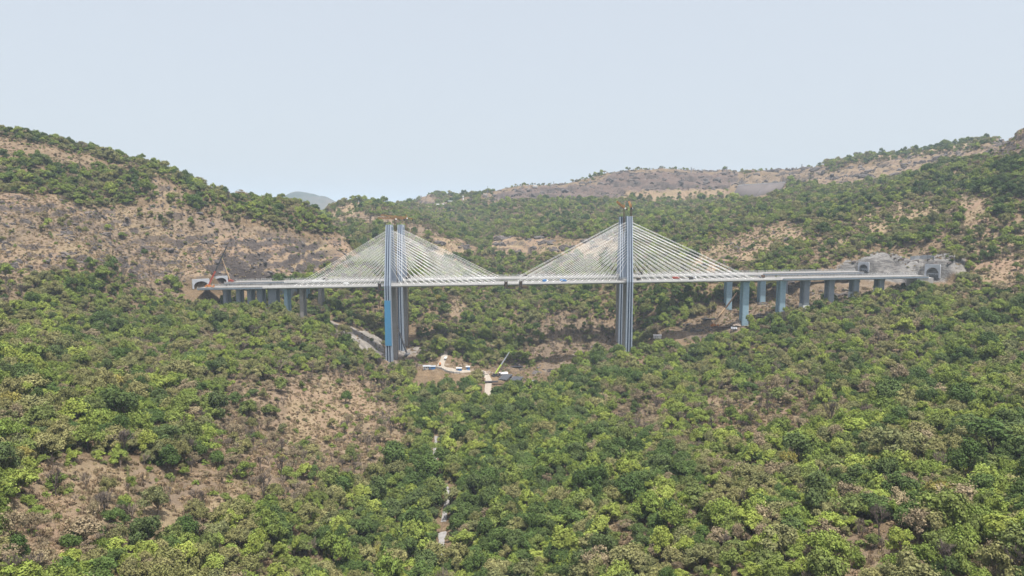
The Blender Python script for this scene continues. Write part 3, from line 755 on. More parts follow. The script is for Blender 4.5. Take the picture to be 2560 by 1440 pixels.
# ------------------------------------------------------------------ tunnel portals
def portal(loc, ang, w, h, label, depth=26):
    """ang: direction the face looks to, degrees from +X"""
    fx = Vector((math.cos(math.radians(ang)), math.sin(math.radians(ang)), 0)); rx = Vector((-fx.y, fx.x, 0)); up = Vector((0, 0, 1))
    L = lambda a, b, c: Vector(loc)+rx*a+up*b+fx*c
    root = empty('tunnel_portal', loc, label, 'tunnel portal', 'tunnel portals in the hillsides')
    n = 20; aw = w*.40; ah = h*.74
    arch = [(aw*math.cos(math.pi*i/n), ah*.35+ah*.65*math.sin(math.pi*i/n)) for i in range(n+1)]
    arch = [(aw, -1)]+arch+[(-aw, -1)]
    m = MB()
    outer = []
    for x, y in arch:
        # matching point on the outside outline
        if y <= ah*.35+1e-6 : outer.append(((w/2 if x > 0 else -w/2), -1 if y < 0 else y))
        else:
            k = max(abs(x)/(w/2), (y)/(h)); outer.append((x/k, y/k) if k > 0 else (x, y))
    for c0, c1 in ((0, -1.6),):
        for i in range(len(arch)-1):
            a, b, c, d = arch[i], arch[i+1], outer[i+1], outer[i]
            m.add([L(*a, c0), L(*b, c0), L(*c, c0), L(*d, c0)], [(0, 1, 2, 3)])
            m.add([L(*a, c1), L(*b, c1), L(*c, c1), L(*d, c1)], [(3, 2, 1, 0)])
            m.add([L(*a, c0), L(*b, c0), L(*b, c1), L(*a, c1)], [(0, 3, 2, 1)])
            m.add([L(*d, c0), L(*c, c0), L(*c, c1), L(*d, c1)], [(0, 1, 2, 3)])
    for cx in (-1, 1):     # top corners
        pass
    m.build('facade', M['portal'], root)
    b = MB()
    b.sweep([[L(x, y, c) for x, y in arch] for c in (-1.6, -depth)], cap=False)
    b.build('tunnel_lining', M['shotcrete'], root)
    e = MB(); e.add([L(x, y, -6.) for x, y in arch], [tuple(range(len(arch)))]); e.build('back_wall', M['shotcrete'], root)
    g = MB(); g.box(L(0, ah*.46, -5.5), (.5, aw*1.75, ah*.17), Matrix((fx, rx, up)).transposed()); g.build('dark_gap_bar', M['dark'], root)  # solid black bar before the back wall, its colour standing for tunnel darkness
    f = MB(); f.box(L(0, ah*.17, -4.2), (.5, aw*1.96, ah*.42), Matrix((fx, rx, up)).transposed()); f.build('barrier_wall', M['under'], root)
    return root
_za = W(S_A, 0, DT)
portal(P(503, 719.5, 905), -48, 22, 11.8, 'wide pale concrete tunnel portal at the near left end, lowest of the left two')
portal(P(552, 708.5, 962), -52, 19.5, 10.5, 'pale concrete tunnel portal behind the red crane, set back on the left')
portal(P(2330, 692, 862), -150, 19, 16.0, 'tall pale tunnel portal closing the long right viaduct')
portal(P(2158, 677.5, 945), -148, 15.5, 12.5, 'small pale tunnel portal under the sprayed grey rock on the right')
ab = MB(); q0 = W(S_B+1, 0, 0)
ab.box(W(S_B-4, 0, -6.), (20, 25, 15), ROT); ab.build('abutment', M['shotcrete'], origin=W(S_B-4, 0, -13)); tag(bpy.data.objects['abutment'], 'grey concrete abutment block under the near right tunnel portal', 'abutment')
# ------------------------------------------------------------------ cranes
def lattice(m, p, q, w, n, th=.16, h=None, tri=False):
    p = Vector(p); q = Vector(q); h = h or w; d = (q-p).normalized()
    up = Vector((0, 0, 1)) if abs(d.z) < .9 else Vector((0, 1, 0)); x = d.cross(up).normalized(); y = x.cross(d)
    cs = [x*w/2+y*h/2, -x*w/2+y*h/2, -x*w/2-y*h/2, x*w/2-y*h/2] if not tri else [y*h/2, -x*w/2-y*h/2, x*w/2-y*h/2]
    for c in cs: m.beam(p+c, q+c, th*1.5)
    for i in range(n):
        a = p.lerp(q, i/n); b = p.lerp(q, (i+1)/n)
        for k in range(len(cs)):
            c1, c2 = cs[k], cs[(k+1) % len(cs)]
            m.beam(a+(c1 if i % 2 else c2), b+(c2 if i % 2 else c1), th)
            m.beam(a+c1, a+c2, th)
    return m
def tower_crane(base, top, tip, back, label, luff=False):
    root = empty('tower_crane', base, label, 'tower crane', 'rusty tower cranes beside the pylons')
    base, top, tip, back = map(Vector, (base, top, tip, back))
    lattice(MB(), base, top, 2.1, int((top-base).length/2.6), .26).build('mast', M['rustdark'], root)
    lattice(MB(), top+Vector((0, 0, 1)), tip, 1.7, max(4, int((tip-top).length/2.0)), .30, 2.0).build('jib', M['rust'], root)
    cj = MB(); lattice(cj, top+Vector((0, 0, 1)), back, 1.7, 4, .28, 1.2); cj.build('counter_jib', M['rust'], root)
    MB().box(back+Vector((0, 0, -1.3)), (2.0, 2.4, 2.6), ROT).build('counterweight', M['steel_dark'], root)
    MB().box(top+Vector((1.3, -1.3, .2)), (1.7, 1.7, 2.0), ROT).build('cab', M['white'], root)
    a = MB(); lattice(a, top+Vector((0, 0, 1)), top+Vector((0, 0, 5.5)), 1.2, 3, .22); a.build('apex', M['rust'], root)
    if not luff:
        h = MB(); k = top.lerp(tip, .55); h.beam(k, k-Vector((0, 0, 9)), .12); h.box(k-Vector((0, 0, 9.5)), (.8, .8, 1.2)); h.build('hook', M['steel_dark'], root)
    return root
def T(s, t, dz): return W(s, t, DT+dz)
for s0, t0, px, pyt, tipo, back, lab, lf in (
    (0, 39, 988, 548, (-25, 8, 1.5), (13, -3, .5), 'rusty tower crane just right of the nearer left pylon, long flat jib to the left', False),
    (0, 113, 1016, 546, (-36, -6, 5), (9, 2, -1), 'rusty tower crane on the far side of the left pylons, jib over its neighbour', False),
    (SP2+3.5, 11.5, 1577, 521, (0.8, 22, 9), (-.5, -7, 1), 'rusty tower crane on top of the nearer right pylon, seen end on', True),
    (SP2+7.5, 66., 1560, 521, (-12, -10, 9), (4, 3, 0), 'rusty tower crane behind the right pylons, orange jib raised to the left', True)):
    q = ORG+AX*s0+TR*t0
    s = s_at(px, t0, 195); q = ORG+AX*s+TR*t0
    zb = gz(q.x, q.y)-1 if abs(t0-11.5) > 1 else W(s, 0, DT).z
    top = Vector((q.x, q.y, P(px, pyt, q.y).z))
    tower_crane((q.x, q.y, zb), top, top+Vector(tipo), top+Vector(back), lab, lf)

def wheel_into(root, c, r, w, R):
    m = MB(); ax = R @ Vector((0, 1, 0)); c = Vector(c)
    m.tube(c-ax*w/2, c+ax*w/2, r, r, 12); wh = m.build('wheel', M['rubber'], root)
    k = MB(); k.tube(c-ax*(w/2+.03), c+ax*(w/2+.03), r*.5, r*.5, 8); k.build('hub', M['steel_grey'], wh)
def mobile_crane(base, tip, c_body, c_low, c_up, label, yaw=0, split=.45, w=1.5, rope=None, jib=None):
    base = Vector(base); tip = Vector(tip); R = Matrix.Rotation(yaw, 3, 'Z'); up = Vector((0, 0, 1))
    root = empty('mobile_crane', base, label, 'mobile crane')
    B = lambda x, y, z: base+R @ Vector((x, y, z))
    m = MB(); m.box(B(0, 0, 1.3), (11.5, 2.8, 1.1), R); m.box(B(-5.0, 0, 2.2), (1.2, 2.6, .8), R)
    for x in (-4.6, 4.6):
        for y in (-3.4, 3.4): m.beam(B(x, 0, 1.1), B(x, y, 1.1), .45); m.box(B(x, y, .5), (.9, .9, 1.0), R)
    m.build('carrier', c_body, root, bevel=.08)
    for x in (-4.0, -2.6, 1.4, 2.8, 4.2):
        for y in (-1.2, 1.2): wheel_into(root, B(x, y, .75), .75, .5, R)
    c = MB(); c.box(B(5.2, -.6, 2.2), (1.6, 1.6, 1.9), R); cb = c.build('cab', c_body, root, bevel=.1)
    g = MB(); g.box(B(5.95, -.6, 2.55), (.2, 1.4, .9), R); g.build('windscreen', M['glass'], cb)
    s = MB(); s.box(B(-.6, 0, 2.7), (4.6, 2.6, 1.5), R); s.box(B(-2.9, 0, 3.0), (1.6, 2.9, 1.9), R); s.build('superstructure', c_body, root, bevel=.1)
    p0 = B(-1.0, 0, 3.3); d = tip-p0
    lo = MB(); lo.beam(p0, p0+d*split, w, w*1.2); lo.build('lower_boom', c_low, root)
    u = MB(); u.beam(p0+d*(split-.02), p0+d*(.5+split/2), w*.78, w*.95); u.beam(p0+d*(.49+split/2), tip, w*.6, w*.75); u.box(tip, (1.2, 1.2, 1.2)); u.build('upper_boom', c_up, root)
    r = MB(); r.beam(p0+Vector((0, 0, 1.)), p0+d*split*.55-Vector((0, 0, .6)), .5); r.build('lift_cylinder', M['steel_grey'], root)
    rp = MB()
    if rope: rp.beam(tip, Vector(rope), .42); rp.box(Vector(rope), (1.0, 1.0, 1.8))
    else: rp.beam(tip, tip-Vector((0, 0, 10)), .15); rp.box(tip-Vector((0, 0, 10.5)), (.7, .7, 1.4))
    rp.build('hoist_rope', M['steel_dark'], root)
    return root
b = W(s_at(524, -4, 112), -4, DT+.03); mobile_crane(b, P(567, 616, b.y+6), M['orange'], M['red'], M['steel_dark'], 'mobile crane with long black boom, red at its foot, by the left tunnels', .25, .36, 1.7)
b = W(s_at(573, GAP-2, 112), GAP-2, DT+.03); mobile_crane(b, P(555, 646, b.y+4), M['red'], M['buff'], M['buff'], 'mobile crane with a shorter buff boom beside the left tunnels', math.pi, .4, 1.0)
b = hit(1018, 889); mobile_crane(b, P(988, 801, b.y+18), M['steel_grey'], M['steel_dark'], M['steel_dark'], 'dark crane boom leaning against the foot of the left pylons', 1.2, .5, 1.7)
b = hit(1240, 941); mobile_crane(b, P(1273, 881, b.y+14), M['steel_dark'], M['green'], M['roofgrey'], 'mobile crane with lime green boom at the valley works yard', .6, .42, 1.25, rope=P(1298, 922, b.y+34))
b = hit(1786, 818); mobile_crane(b, P(1842, 732, b.y+10), M['orange'], M['buff'], M['rustdark'], 'orange crane with rusty brown boom among the right bank piers', .3, .5, 1.8)

# ------------------------------------------------------------------ on the decks
def truck(loc, yaw, c_cab, c_box, label, L=8., h=2.8):
    loc = Vector(loc); R = Matrix.Rotation(yaw, 3, 'Z'); B = lambda x, y, z: loc+R @ Vector((x, y, z))
    root = empty('truck', loc, label, 'truck')
    m = MB(); m.box(B(0, 0, .95), (L, 2.2, .35), R); m.build('chassis', M['steel_dark'], root)
    m = MB(); m.box(B(-.9, 0, 1.15+h/2), (L-2.4, 2.5, h), R); m.build('cargo_box', c_box, root, bevel=.06)
    m = MB(); m.box(B(L/2-.95, 0, 2.1), (1.9, 2.4, 2.1), R); cb = m.build('cab', c_cab, root, bevel=.15)
    g = MB(); g.box(B(L/2-.02, 0, 2.55), (.12, 2.1, .9), R); g.build('windscreen', M['glass'], cb)
    for x in (-L/2+1.2, -L/2+2.5, L/2-1.1):
        for y in (-1.05, 1.05): wheel_into(root, B(x, y, .52), .52, .4, R)
    return root
truck(W(s_at(866, -4, 115), -4, DT+.02), -PHI, M['white'], M['white'], 'white box truck on the nearer deck left of the left pylons')
truck(W(s_at(1363, -9, 118), -9, DT+.02), -PHI, M['white'], M['bluetarp'], 'truck with pale cab and blue body near mid span, left of the other blue one', 7.5)
truck(W(s_at(1408, -9, 118), -9, DT+.02), -PHI, M['bluetarp'], M['bluetarp'], 'all blue truck on the nearer deck, left of the right pylons', 8.5)
truck(W(s_at(1690, 4, 120), 4, DT+.02), -PHI, M['red'], M['red'], 'dark red truck on the nearer deck right of the right pylons', 10, 2.4)
truck(W(s_at(1732, 6, 120), 6, DT+.02), -PHI, M['white'], M['roofgrey'], 'grey and white truck right of the dark red one', 9)
truck(W(s_at(1905, 3, 120), 3, DT+.02), math.pi-PHI, M['roofgrey'], M['rustdark'], 'small rusty brown truck at the right end of the stayed deck', 7)

def gantry(s, t0, side, label, arm=1):
    """travelling work platform hooked over the deck edge"""
    loc = W(s, t0+side*HALF, DT)
    root = empty('work_gantry', loc, label, 'gantry', 'dark work gantries hung on the deck edges')
    m = MB(); t = t0+side*(HALF+1.3)
    for a in (-1.7, 1.7):
        m.beam(W(s+a, t, DT+3.2), W(s+a, t, -3.6), .7); m.beam(W(s+a, t, DT+3.2), W(s+a, t0+side*(HALF-4), DT+3.2), .6)
        m.beam(W(s+a, t0+side*(HALF-4), DT+3.2), W(s+a, t0+side*(HALF-4), DT+.05), .5)
    for z in (-1, 1.2, 3.4, 5.2): m.beam(W(s-1.7, t, z), W(s+1.7, t, z), .45)
    m.build('hanger_frame', M['steel_dark'], root)
    c = MB(); c.box(W(s, t+.1, 2.0), (3.0, .3, 7.4), ROT); c.build('side_panel', M['rustdark'], root)
    p = MB(); p.box(W(s+arm*4, t0+side*(HALF-3), -3.4), (13, 10, .5), ROT); p.build('platform', M['steel_dark'], root)
    g = MB()
    for i in range(7): g.beam(W(s+arm*4-6+i*2, t, -3.2), W(s+arm*4-6+i*2, t, -1.6), .2)
    g.beam(W(s+arm*4-6.4, t, -1.7), W(s+arm*4+6.4, t, -1.7), .25); g.box(W(s+arm*5, t0+side*(HALF-3), -2.3), (9, 8, 1.6), ROT); g.build('guard_rail', M['rustdark'], root)
for px, lab, arm in ((949, 'dark work gantry on the deck edge just left of the blue leg', 1), (1265, 'dark work gantry at mid span, the left one of the pair', 1), (1302, 'dark work gantry at mid span, the right one of the pair', 1)):
    gantry(s_at(px, -14, 112), 0, -1, lab, arm)
def winch(s, t, label, dark=True):
    loc = W(s, t, DT+.02); root = empty('site_cabin', loc, label, 'site cabin', 'dark machine cabins on the decks')
    MB().box(loc+Vector((0, 0, 1.9)), (5, 3.4, 3.7), ROT).build('housing', M['steel_dark'], root, bevel=.1)
    MB().box(loc+Vector((0, 0, 3.95)), (5.6, 4, .35), ROT).build('roof', M['rustdark'], root)
    MB().box(loc+Vector((-.6, -1.75, 2.1)), (1.4, .12, 1.0), ROT).build('window', M['glass'], root)
winch(s_at(1596, -11, 118), -11, 'dark cabin on the near deck edge beside the right pylon')
winch(s_at(1601, GAP+6, 118), GAP+6, 'dark cabin on the far deck behind the right pylon')
winch(s_at(1727, -11, 118), -11, 'dark cabin on the near deck edge between the right cables')
winch(s_at(1318, GAP-10, 118), GAP-10, 'dark cabin on the far deck near mid span')
winch(s_at(812, GAP-8, 118), GAP-8, 'dark cabin on the far deck among the left cables')
winch(s_at(1019, GAP-10, 118), GAP-10, 'dark cabin on the far deck just right of the left pylons')
# long white sheeting along the far parapet
def sheet(pa, pb, t, label):
    a, b_ = s_at(pa, t, 117), s_at(pb, t, 117); m = MB()
    m.sweep([[W(s, t+x, DT+z) for x, z in ((-.35, -.8), (-.35, 1.7), (.0, 1.8), (.0, -.8))] for s in (a, (a+b_)/2, b_)])
    o = m.build('white_sheeting', M['white'], origin=W((a+b_)/2, t, DT)); tag(o, label, 'sheeting', 'white sheeting along the decks')
sheet(1168, 1238, GAP-HALF-.55, 'long white sheeting on the rear parapet near mid span')
sheet(1062, 1083, GAP-HALF-.55, 'short white sheeting on the rear parapet right of the left pylons')
sheet(780, 812, GAP-HALF-.55, 'white sheeting on the rear parapet among the left cables')

# ------------------------------------------------------------------ site buildings
def shed(px, py, w, d, h, wall, roof, label, yaw=0., cat='shed', name='site_shed', pitch=.18, Y=None, door=True, group=None, win=2):
    loc = hit(px, py) if Y is None else P(px, py, Y); loc.z -= .2
    R = Matrix.Rotation(yaw, 3, 'Z'); B = lambda x, y, z: loc+R @ Vector((x, y, z))
    root = empty(name, loc, label, cat, group)
    rise = d/2*pitch*2
    m = MB(); m.sweep([[B(x, -d/2, 0), B(x, -d/2, h), B(x, 0, h+rise), B(x, d/2, h), B(x, d/2, 0)] for x in (-w/2, w/2)]); m.build('wall', wall, root)
    r = MB(); o = .5
    for sg in (-1, 1):
        e = [B(x, sg*(d/2+o), h-o*pitch*2+.06) for x in (-w/2-o, w/2+o)]; k = [B(x, 0, h+rise+.06) for x in (-w/2-o, w/2+o)]
        up = Vector((0, 0, .18)); r.add([e[0], e[1], k[1], k[0], e[0]+up, e[1]+up, k[1]+up, k[0]+up], [(0, 1, 2, 3), (4, 7, 6, 5), (0, 4, 5, 1), (2, 6, 7, 3), (0, 3, 7, 4), (1, 5, 6, 2)])
    r.build('roof', roof, root)
    if door: MB().box(B(-w*.3, -d/2-.03, h*.4), (1.2, .12, h*.8), R).build('door', M['steel_grey'], root)
    for i in range(win): MB().box(B(-w*.05+i*w*.3, -d/2-.03, h*.6), (w*.14, .12, h*.3), R).build('window', M['glass'], root)
    return root
shed(1067, 922, 9, 6, 3.6, M['wall'], M['roofgrey'], 'white walled site shed with grey roof, left of the valley road', .1)
shed(1081, 922.5, 7.5, 5, 3.4, M['bluetarp'], M['roofgrey'], 'blue walled site shed against the white one by the valley road', .1, win=1)
shed(1148, 926, 6.2, 4.5, 3.2, M['bluetarp'], M['roofwhite'], 'low blue site shed at the edge of the valley yard wall', -.1, win=1)
shed(1170, 924.5, 4.6, 4, 4.2, M['bluetarp'], M['roofwhite'], 'taller blue and white site shed, rightmost of the valley yard sheds', -.05, win=1)
shed(1258, 940, 10, 8, 3.5, M['wall'], M['roofwhite'], 'white roofed shed behind the dark formwork in the valley yard', .2, win=0)
shed(1643.5, 845, 10, 7, 3.6, M['wall'], M['roofwhite'], 'white roofed shed in trees right of the right pylons', -.15, win=1)
def wall_run(pts, h, th, mat, name, label, cat, step=3.5):
    P3 = [hit(x, y) for x, y in pts]; m = MB(); root = empty(name, P3[0], label, cat)
    for a, b_ in zip(P3, P3[1:]):
        m.sweep([[q+n_*th/2+Vector((0, 0, z)) for n_, z in ((nn, -1), (nn, h), (-nn, h), (-nn, -1))] for q in (a, b_) for nn in [Vector((-(b_-a).y, (b_-a).x, 0)).normalized()]])
    m.build('panel', mat, root)
    k = MB()
    for a, b_ in zip(P3, P3[1:]):
        L = (b_-a).length; nn = Vector((-(b_-a).y, (b_-a).x, 0)).normalized(); n = max(1, int(L/step))
        for i in range(n+1):
            q = a.lerp(b_, i/n); k.box(q+Vector((0, 0, h/2-.4)), (.5, .5, h+1.4))
    k.build('post', M['steel_grey'], root); return root
wall_run([(1090,921),(1104,924),(1118,931),(1134,934),(1149,934)], 2.2, .3, M['shotcrete'], 'yard_wall', 'curving grey wall below the valley yard sheds', 'wall')
wall_run([(2276,651),(2286,649.5),(2300,649),(2320,649),(2335,651)], 5.0, .5, M['under'], 'retaining_wall', 'curved grey retaining wall above the right tunnel portals', 'retaining wall', 3.)

def stack(px, py, w, L, h, n, mat, label, yaw, tilt=0, name='steel_stack', legs=True, group='stacks of steel in the works yards'):
    """long members side by side on trestles"""
    loc = hit(px, py); R = Matrix.Rotation(yaw, 3, 'Z'); B = lambda x, y, z: loc+R @ Vector((x, y, z))
    root = empty(name, loc, label, 'steel stack', group)
    for i in range(n):
        m = MB(); y = -w/2+w*(i+.5)/n; a, b_ = B(-L/2, y, h), B(L/2, y, h+tilt); ww = w/n*.78
        m.beam(a, b_, ww, .25); m.beam(a-Vector((0, 0, .5)), b_-Vector((0, 0, .5)), ww*.3, .9); m.beam(a-Vector((0, 0, 1)), b_-Vector((0, 0, 1)), ww*.9, .25)
        m.build('beam', mat, root)
    t_ = MB()
    for x in (-L*.36, 0, L*.36):
        hx = h+tilt*(x/L+.5)-1.15
        t_.beam(B(x, -w/2, hx), B(x, w/2, hx), .4)
        for y in (-w*.45, w*.45): t_.beam(B(x, y, hx), B(x, y, -1.), .4)
    t_.build('trestle', M['steel_dark'], root)
stack(1264, 951, 11, 30, 4.2, 5, M['slate'], 'dark slatted formwork deck, left of the pair in the valley yard', 1.33)
stack(1291, 953, 13, 22, 3.4, 5, M['slate'], 'dark slatted formwork deck, right of the pair in the valley yard', 1.28)
stack(1324, 960, 4.5, 18, 2.4, 2, M['steel_grey'], 'narrow steel stack at the right edge of the valley yard', .95)
stack(1228, 958, 5, 16, 2.0, 4, M['steel_dark'], 'black steel stack on the near edge of the valley yard track', .1)
stack(1290, 920, 5, 18, 2.0, 4, M['steel_dark'], 'black steel stack at the back of the valley yard under trees', .05)
stack(1250, 962, 5, 18, 1.8, 4, M['rustdark'], 'rusty steel stack in front of the slatted formwork', -.05)
stack(1835, 828, 8, 7, 3.2, 3, M['steel_grey'], 'tilted grey panels before the tall pale blue pier', 1.3, 1.6)
stack(1860, 784, 9, 26, 3.5, 5, M['rustdark'], 'long rusty steel stack behind the tall pale blue pier', .02)
stack(1880, 797, 5, 24, 2.4, 4, M['rustdark'], 'lower rusty steel stack on the ledge between right piers', -.05)
stack(1775, 802, 6, 22, 2.5, 4, M['steel_dark'], 'dark steel stack left of the orange crane', .05)
stack(1808, 822, 6, 20, 2.4, 4, M['rustdark'], 'rusty steel stack right beside the orange crane', .08)
stack(1925, 790, 5, 24, 2.4, 4, M['rustdark'], 'rusty steel stack farthest right on the works ledge', .12)
def heap(px, py, r, h, mat, label, seed):
    """spoil tipped in a rough cone, stones on its sides"""
    loc = hit(px, py); g = np.random.default_rng(seed); nr, na = 9, 28; V = []; Q = []
    ex = g.uniform(1.1, 1.6)
    for i in range(nr):
        for k in range(na):
            a = 2*math.pi*k/na; q = i/(nr-1); rr = r*q*(1+.18*math.sin(3*a+seed)+.1*math.sin(7*a))
            z = h*(1-q)**.9*(1+.25*math.sin(2*a+seed)*q)+g.normal(0, .10*h*(.3+q)*(1-q*.6)) - .6*q
            V.append((loc.x+rr*math.cos(a)*ex, loc.y+rr*math.sin(a), loc.z+z))
    m = MB(); m.add(V, [(i*na+k, i*na+(k+1) % na, (i+1)*na+(k+1) % na, (i+1)*na+k) for i in range(nr-1) for k in range(na)])
    o = m.build('rubble_heap', mat, origin=loc); tag(o, label, 'rubble heap', 'heaps of spoil in the works'); return o
heap(1846, 811, 8, 5.5, M['soil'], 'brown heap of rubble behind the tall pale blue pier', 1)
heap(1340, 934, 8, 4, M['rock'], 'dark rubble heap at the right end of the valley yard', 2)
heap(1222, 932, 5, 2.6, M['soil'], 'small brown spoil heap at the left foot of the lime green crane', 3)
heap(1545, 882, 9, 3.2, M['soil'], 'rubble heap at the foot of the right pylons', 4)
heap(936, 884, 8, 4, M['rock'], 'dark rock heap left of the bright blue leg', 5)
heap(1195, 931, 6, 3, M['rock'], 'dark spoil heap right of the valley yard sheds', 6)
heap(1312, 918, 6, 2.8, M['rustdark'], 'rusty scrap heap under the crane rope in the valley yard', 7)
def loader(px, py, label):
    loc = hit(px, py); root = empty('loader', loc, label, 'loader'); B = lambda x, y, z: loc+Vector((x, y, z))
    MB().box(B(0, 0, 1.5), (2.2, 4.2, 1.2)).build('body', M['orange'], root, bevel=.1)
    c = MB(); c.box(B(0, .4, 2.9), (1.7, 1.7, 1.6)).build('cab', M['orange'], root, bevel=.1)
    m = MB(); m.box(B(0, -3.4, .8), (2.6, .9, 1.1)); m.beam(B(-.8, -1.5, 1.9), B(-.8, -3.2, .9), .3); m.beam(B(.8, -1.5, 1.9), B(.8, -3.2, .9), .3); m.build('bucket', M['rustdark'], root)
    for x in (-1.1, 1.1):
        for y in (-1.3, 1.3):
            w = MB(); w.tube(B(x-.25, y, .75), B(x+.25, y, .75), .75, .75, 12); w.build('wheel', M['rubber'], root)
loader(1100, 914, 'small orange wheel loader on the valley road')
truck(hit(1113.5, 900)+Vector((0, 0, .3)), 1.4, M['white'], M['white'], 'small white truck parked beside the valley road', 6, 1.8)

# ------------------------------------------------------------------ far plateau: towers, houses, the lined slope
def pylon_mast(px, py0, py1, Y, label, w=5., arms=3, name='transmission_tower', cat='transmission tower'):
    b = P(px, py1, Y); b.z = min(b.z, gz(b.x, b.y)+2)-2; H = P(px, py0, Y).z-P(px, py1, Y).z+4
    root = empty(name, b, label, cat, 'lattice towers on the skyline')
    m = MB(); U = lambda x, y, z: b+Vector((x, y, z)); n = 7
    for i in range(n):
        z0, z1 = H*i/n, H*(i+1)/n; a = w/2*(1-.86*i/n); c = w/2*(1-.86*(i+1)/n)
        for sx, sy in ((1, 1), (-1, 1), (-1, -1), (1, -1)): m.beam(U(sx*a, sy*a, z0), U(sx*c, sy*c, z1), .5)
        m.beam(U(-a, -a, z0), U(c, -c, z1), .35); m.beam(U(a, -a, z0), U(-c, -c, z1), .35); m.beam(U(-a, a, z0), U(c, a, z1), .3)
    m.build('lattice_body', M['steel_grey'], root)
    k = MB()
    for i in range(arms):
        z = H*(.95-.13*i); k.beam(U(-w*.75, 0, z), U(w*.75, 0, z), .5)
    if arms: k.build('cross_arm', M['steel_grey'], root)
pylon_mast(1219, 453, 479, 2440, 'tallest lattice mast on the skyline left of the cliffs', 6, 0, 'radio_mast', 'radio mast')
for px, a, b_, Y, lab in ((1302, 457.5, 470, 2470, 'lattice tower on the cliff top, second from the tall mast'), (1288, 465, 473, 2470, 'shortest lattice tower between the tall mast and the cliff top'), (1322, 457, 470, 2475, 'lattice tower with cross arms near the white hut on the cliff'),
        (1377, 453, 463, 2490, 'left tower of the close pair above the pale cliff'), (1384, 453, 462, 2560, 'right tower of the close pair above the pale cliff'), (1437, 450, 458, 2500, 'single tower above the shrubs left of the high cliff'), (1475, 446, 456, 2510, 'small tower at the left shoulder of the high cliff'),
        (1728, 415, 428, 2540, 'broad tower on the plateau above the right pylons'), (1817, 417, 428, 2530, 'small tower on the plateau left of the brown shed'), (2005, 398, 411, 2380, 'slim tower on the rising right skyline')):
    pylon_mast(px, a, b_, Y, lab, 4.5)
def house(px, py, w, d, h, wall, roof, label, Y=None, pitch=.18, yaw=0, name='house', cat='house'):
    loc = hit(px, py, 1500, 3600)
    r = shed(px, py, w, d, h, wall, roof, label, yaw, cat, name, pitch, None, True, None, 2); return r
house(1874, 431, 34, 14, 7, M['roofbrown'], M['roofbrown'], 'brown shed on the plateau edge above the lined slope', name='shed', cat='shed')
house(1100, 516, 26, 12, 7, M['roofwhite'], M['roofwhite'], 'whitest building in the settlement below the rocky knob')
house(1126, 507, 16, 10, 6, M['wall'], M['roofgrey'], 'pale house right of the whitest building in the far settlement')
house(1112, 511, 14, 9, 5, M['wall'], M['roofbrown'], 'small brown roofed house in the middle of the far settlement')
house(1158, 500, 5, 5, 14, M['white'], M['roofwhite'], 'slim white tower house at the right end of the settlement', name='tower_house')
house(1152, 509, 15, 9, 5, M['wall'], M['roofgrey'], 'pale low house below the slim white tower house')
house(1213, 488, 13, 9, 6, M['wall'], M['roofbrown'], 'lone pale house at the left end of the far cliffs')
house(1338, 469, 16, 9, 5, M['roofwhite'], M['roofwhite'], 'white hut on top of the pale far cliff')
house(1976, 412, 22, 10, 6, M['wall'], M['roofgrey'], 'low pale house on the right skyline left of the pavilion')
# open pavilion
loc = hit(2108, 399, 1500, 3600); root = empty('pavilion', loc, 'long open pavilion with flat grey roof on the right skyline', 'pavilion')
m = MB()
for i in range(8):
    for y in (-4, 4): m.beam(loc+Vector((-21+i*6, y, -2)), loc+Vector((-21+i*6, y, 7)), .6)
m.build('columns', M['steel_grey'], root); MB().box(loc+Vector((0, 0, 7.4)), (46, 10, .8)).build('roof', M['roofgrey'], root)
# concrete lined slope
tops = [(1843, 466), (1875, 463), (1910, 460.5), (1962, 457)]; bots = [(1831, 487), (1858, 490), (1886, 494), (1950, 477)]
tp = [hit(x, y+1, 1800, 3400)+Vector((0, -7, 3)) for x, y in tops]; bt = [hit(x, y, 1800, 3400)+Vector((0, -7, 1)) for x, y in bots]
m = MB(); k = Vector((0, 9, -9))
for i in range(3): m.add([tp[i], tp[i+1], bt[i+1], bt[i], tp[i]+k, tp[i+1]+k, bt[i+1]+k, bt[i]+k], [(0, 1, 2, 3), (4, 7, 6, 5), (0, 4, 5, 1), (3, 2, 6, 7)]+([(0, 3, 7, 4)] if i == 0 else [])+([(1, 5, 6, 2)] if i == 2 else []))
root = empty('lined_slope', bt[0], 'smooth grey concrete lined slope below the plateau rim on the right', 'lined slope')
m.build('slab', concrete('weathered_slope_lining', (.10, .085, .08), (.17, .135, .115), .7), root, smooth=True)
w_ = MB()
for a, b_ in zip(tp, tp[1:]): w_.beam(a+Vector((0, -.5, 1)), b_+Vector((0, -.5, 1)), 1.2, 2.4)
w_.build('top_wall', M['under'], root)
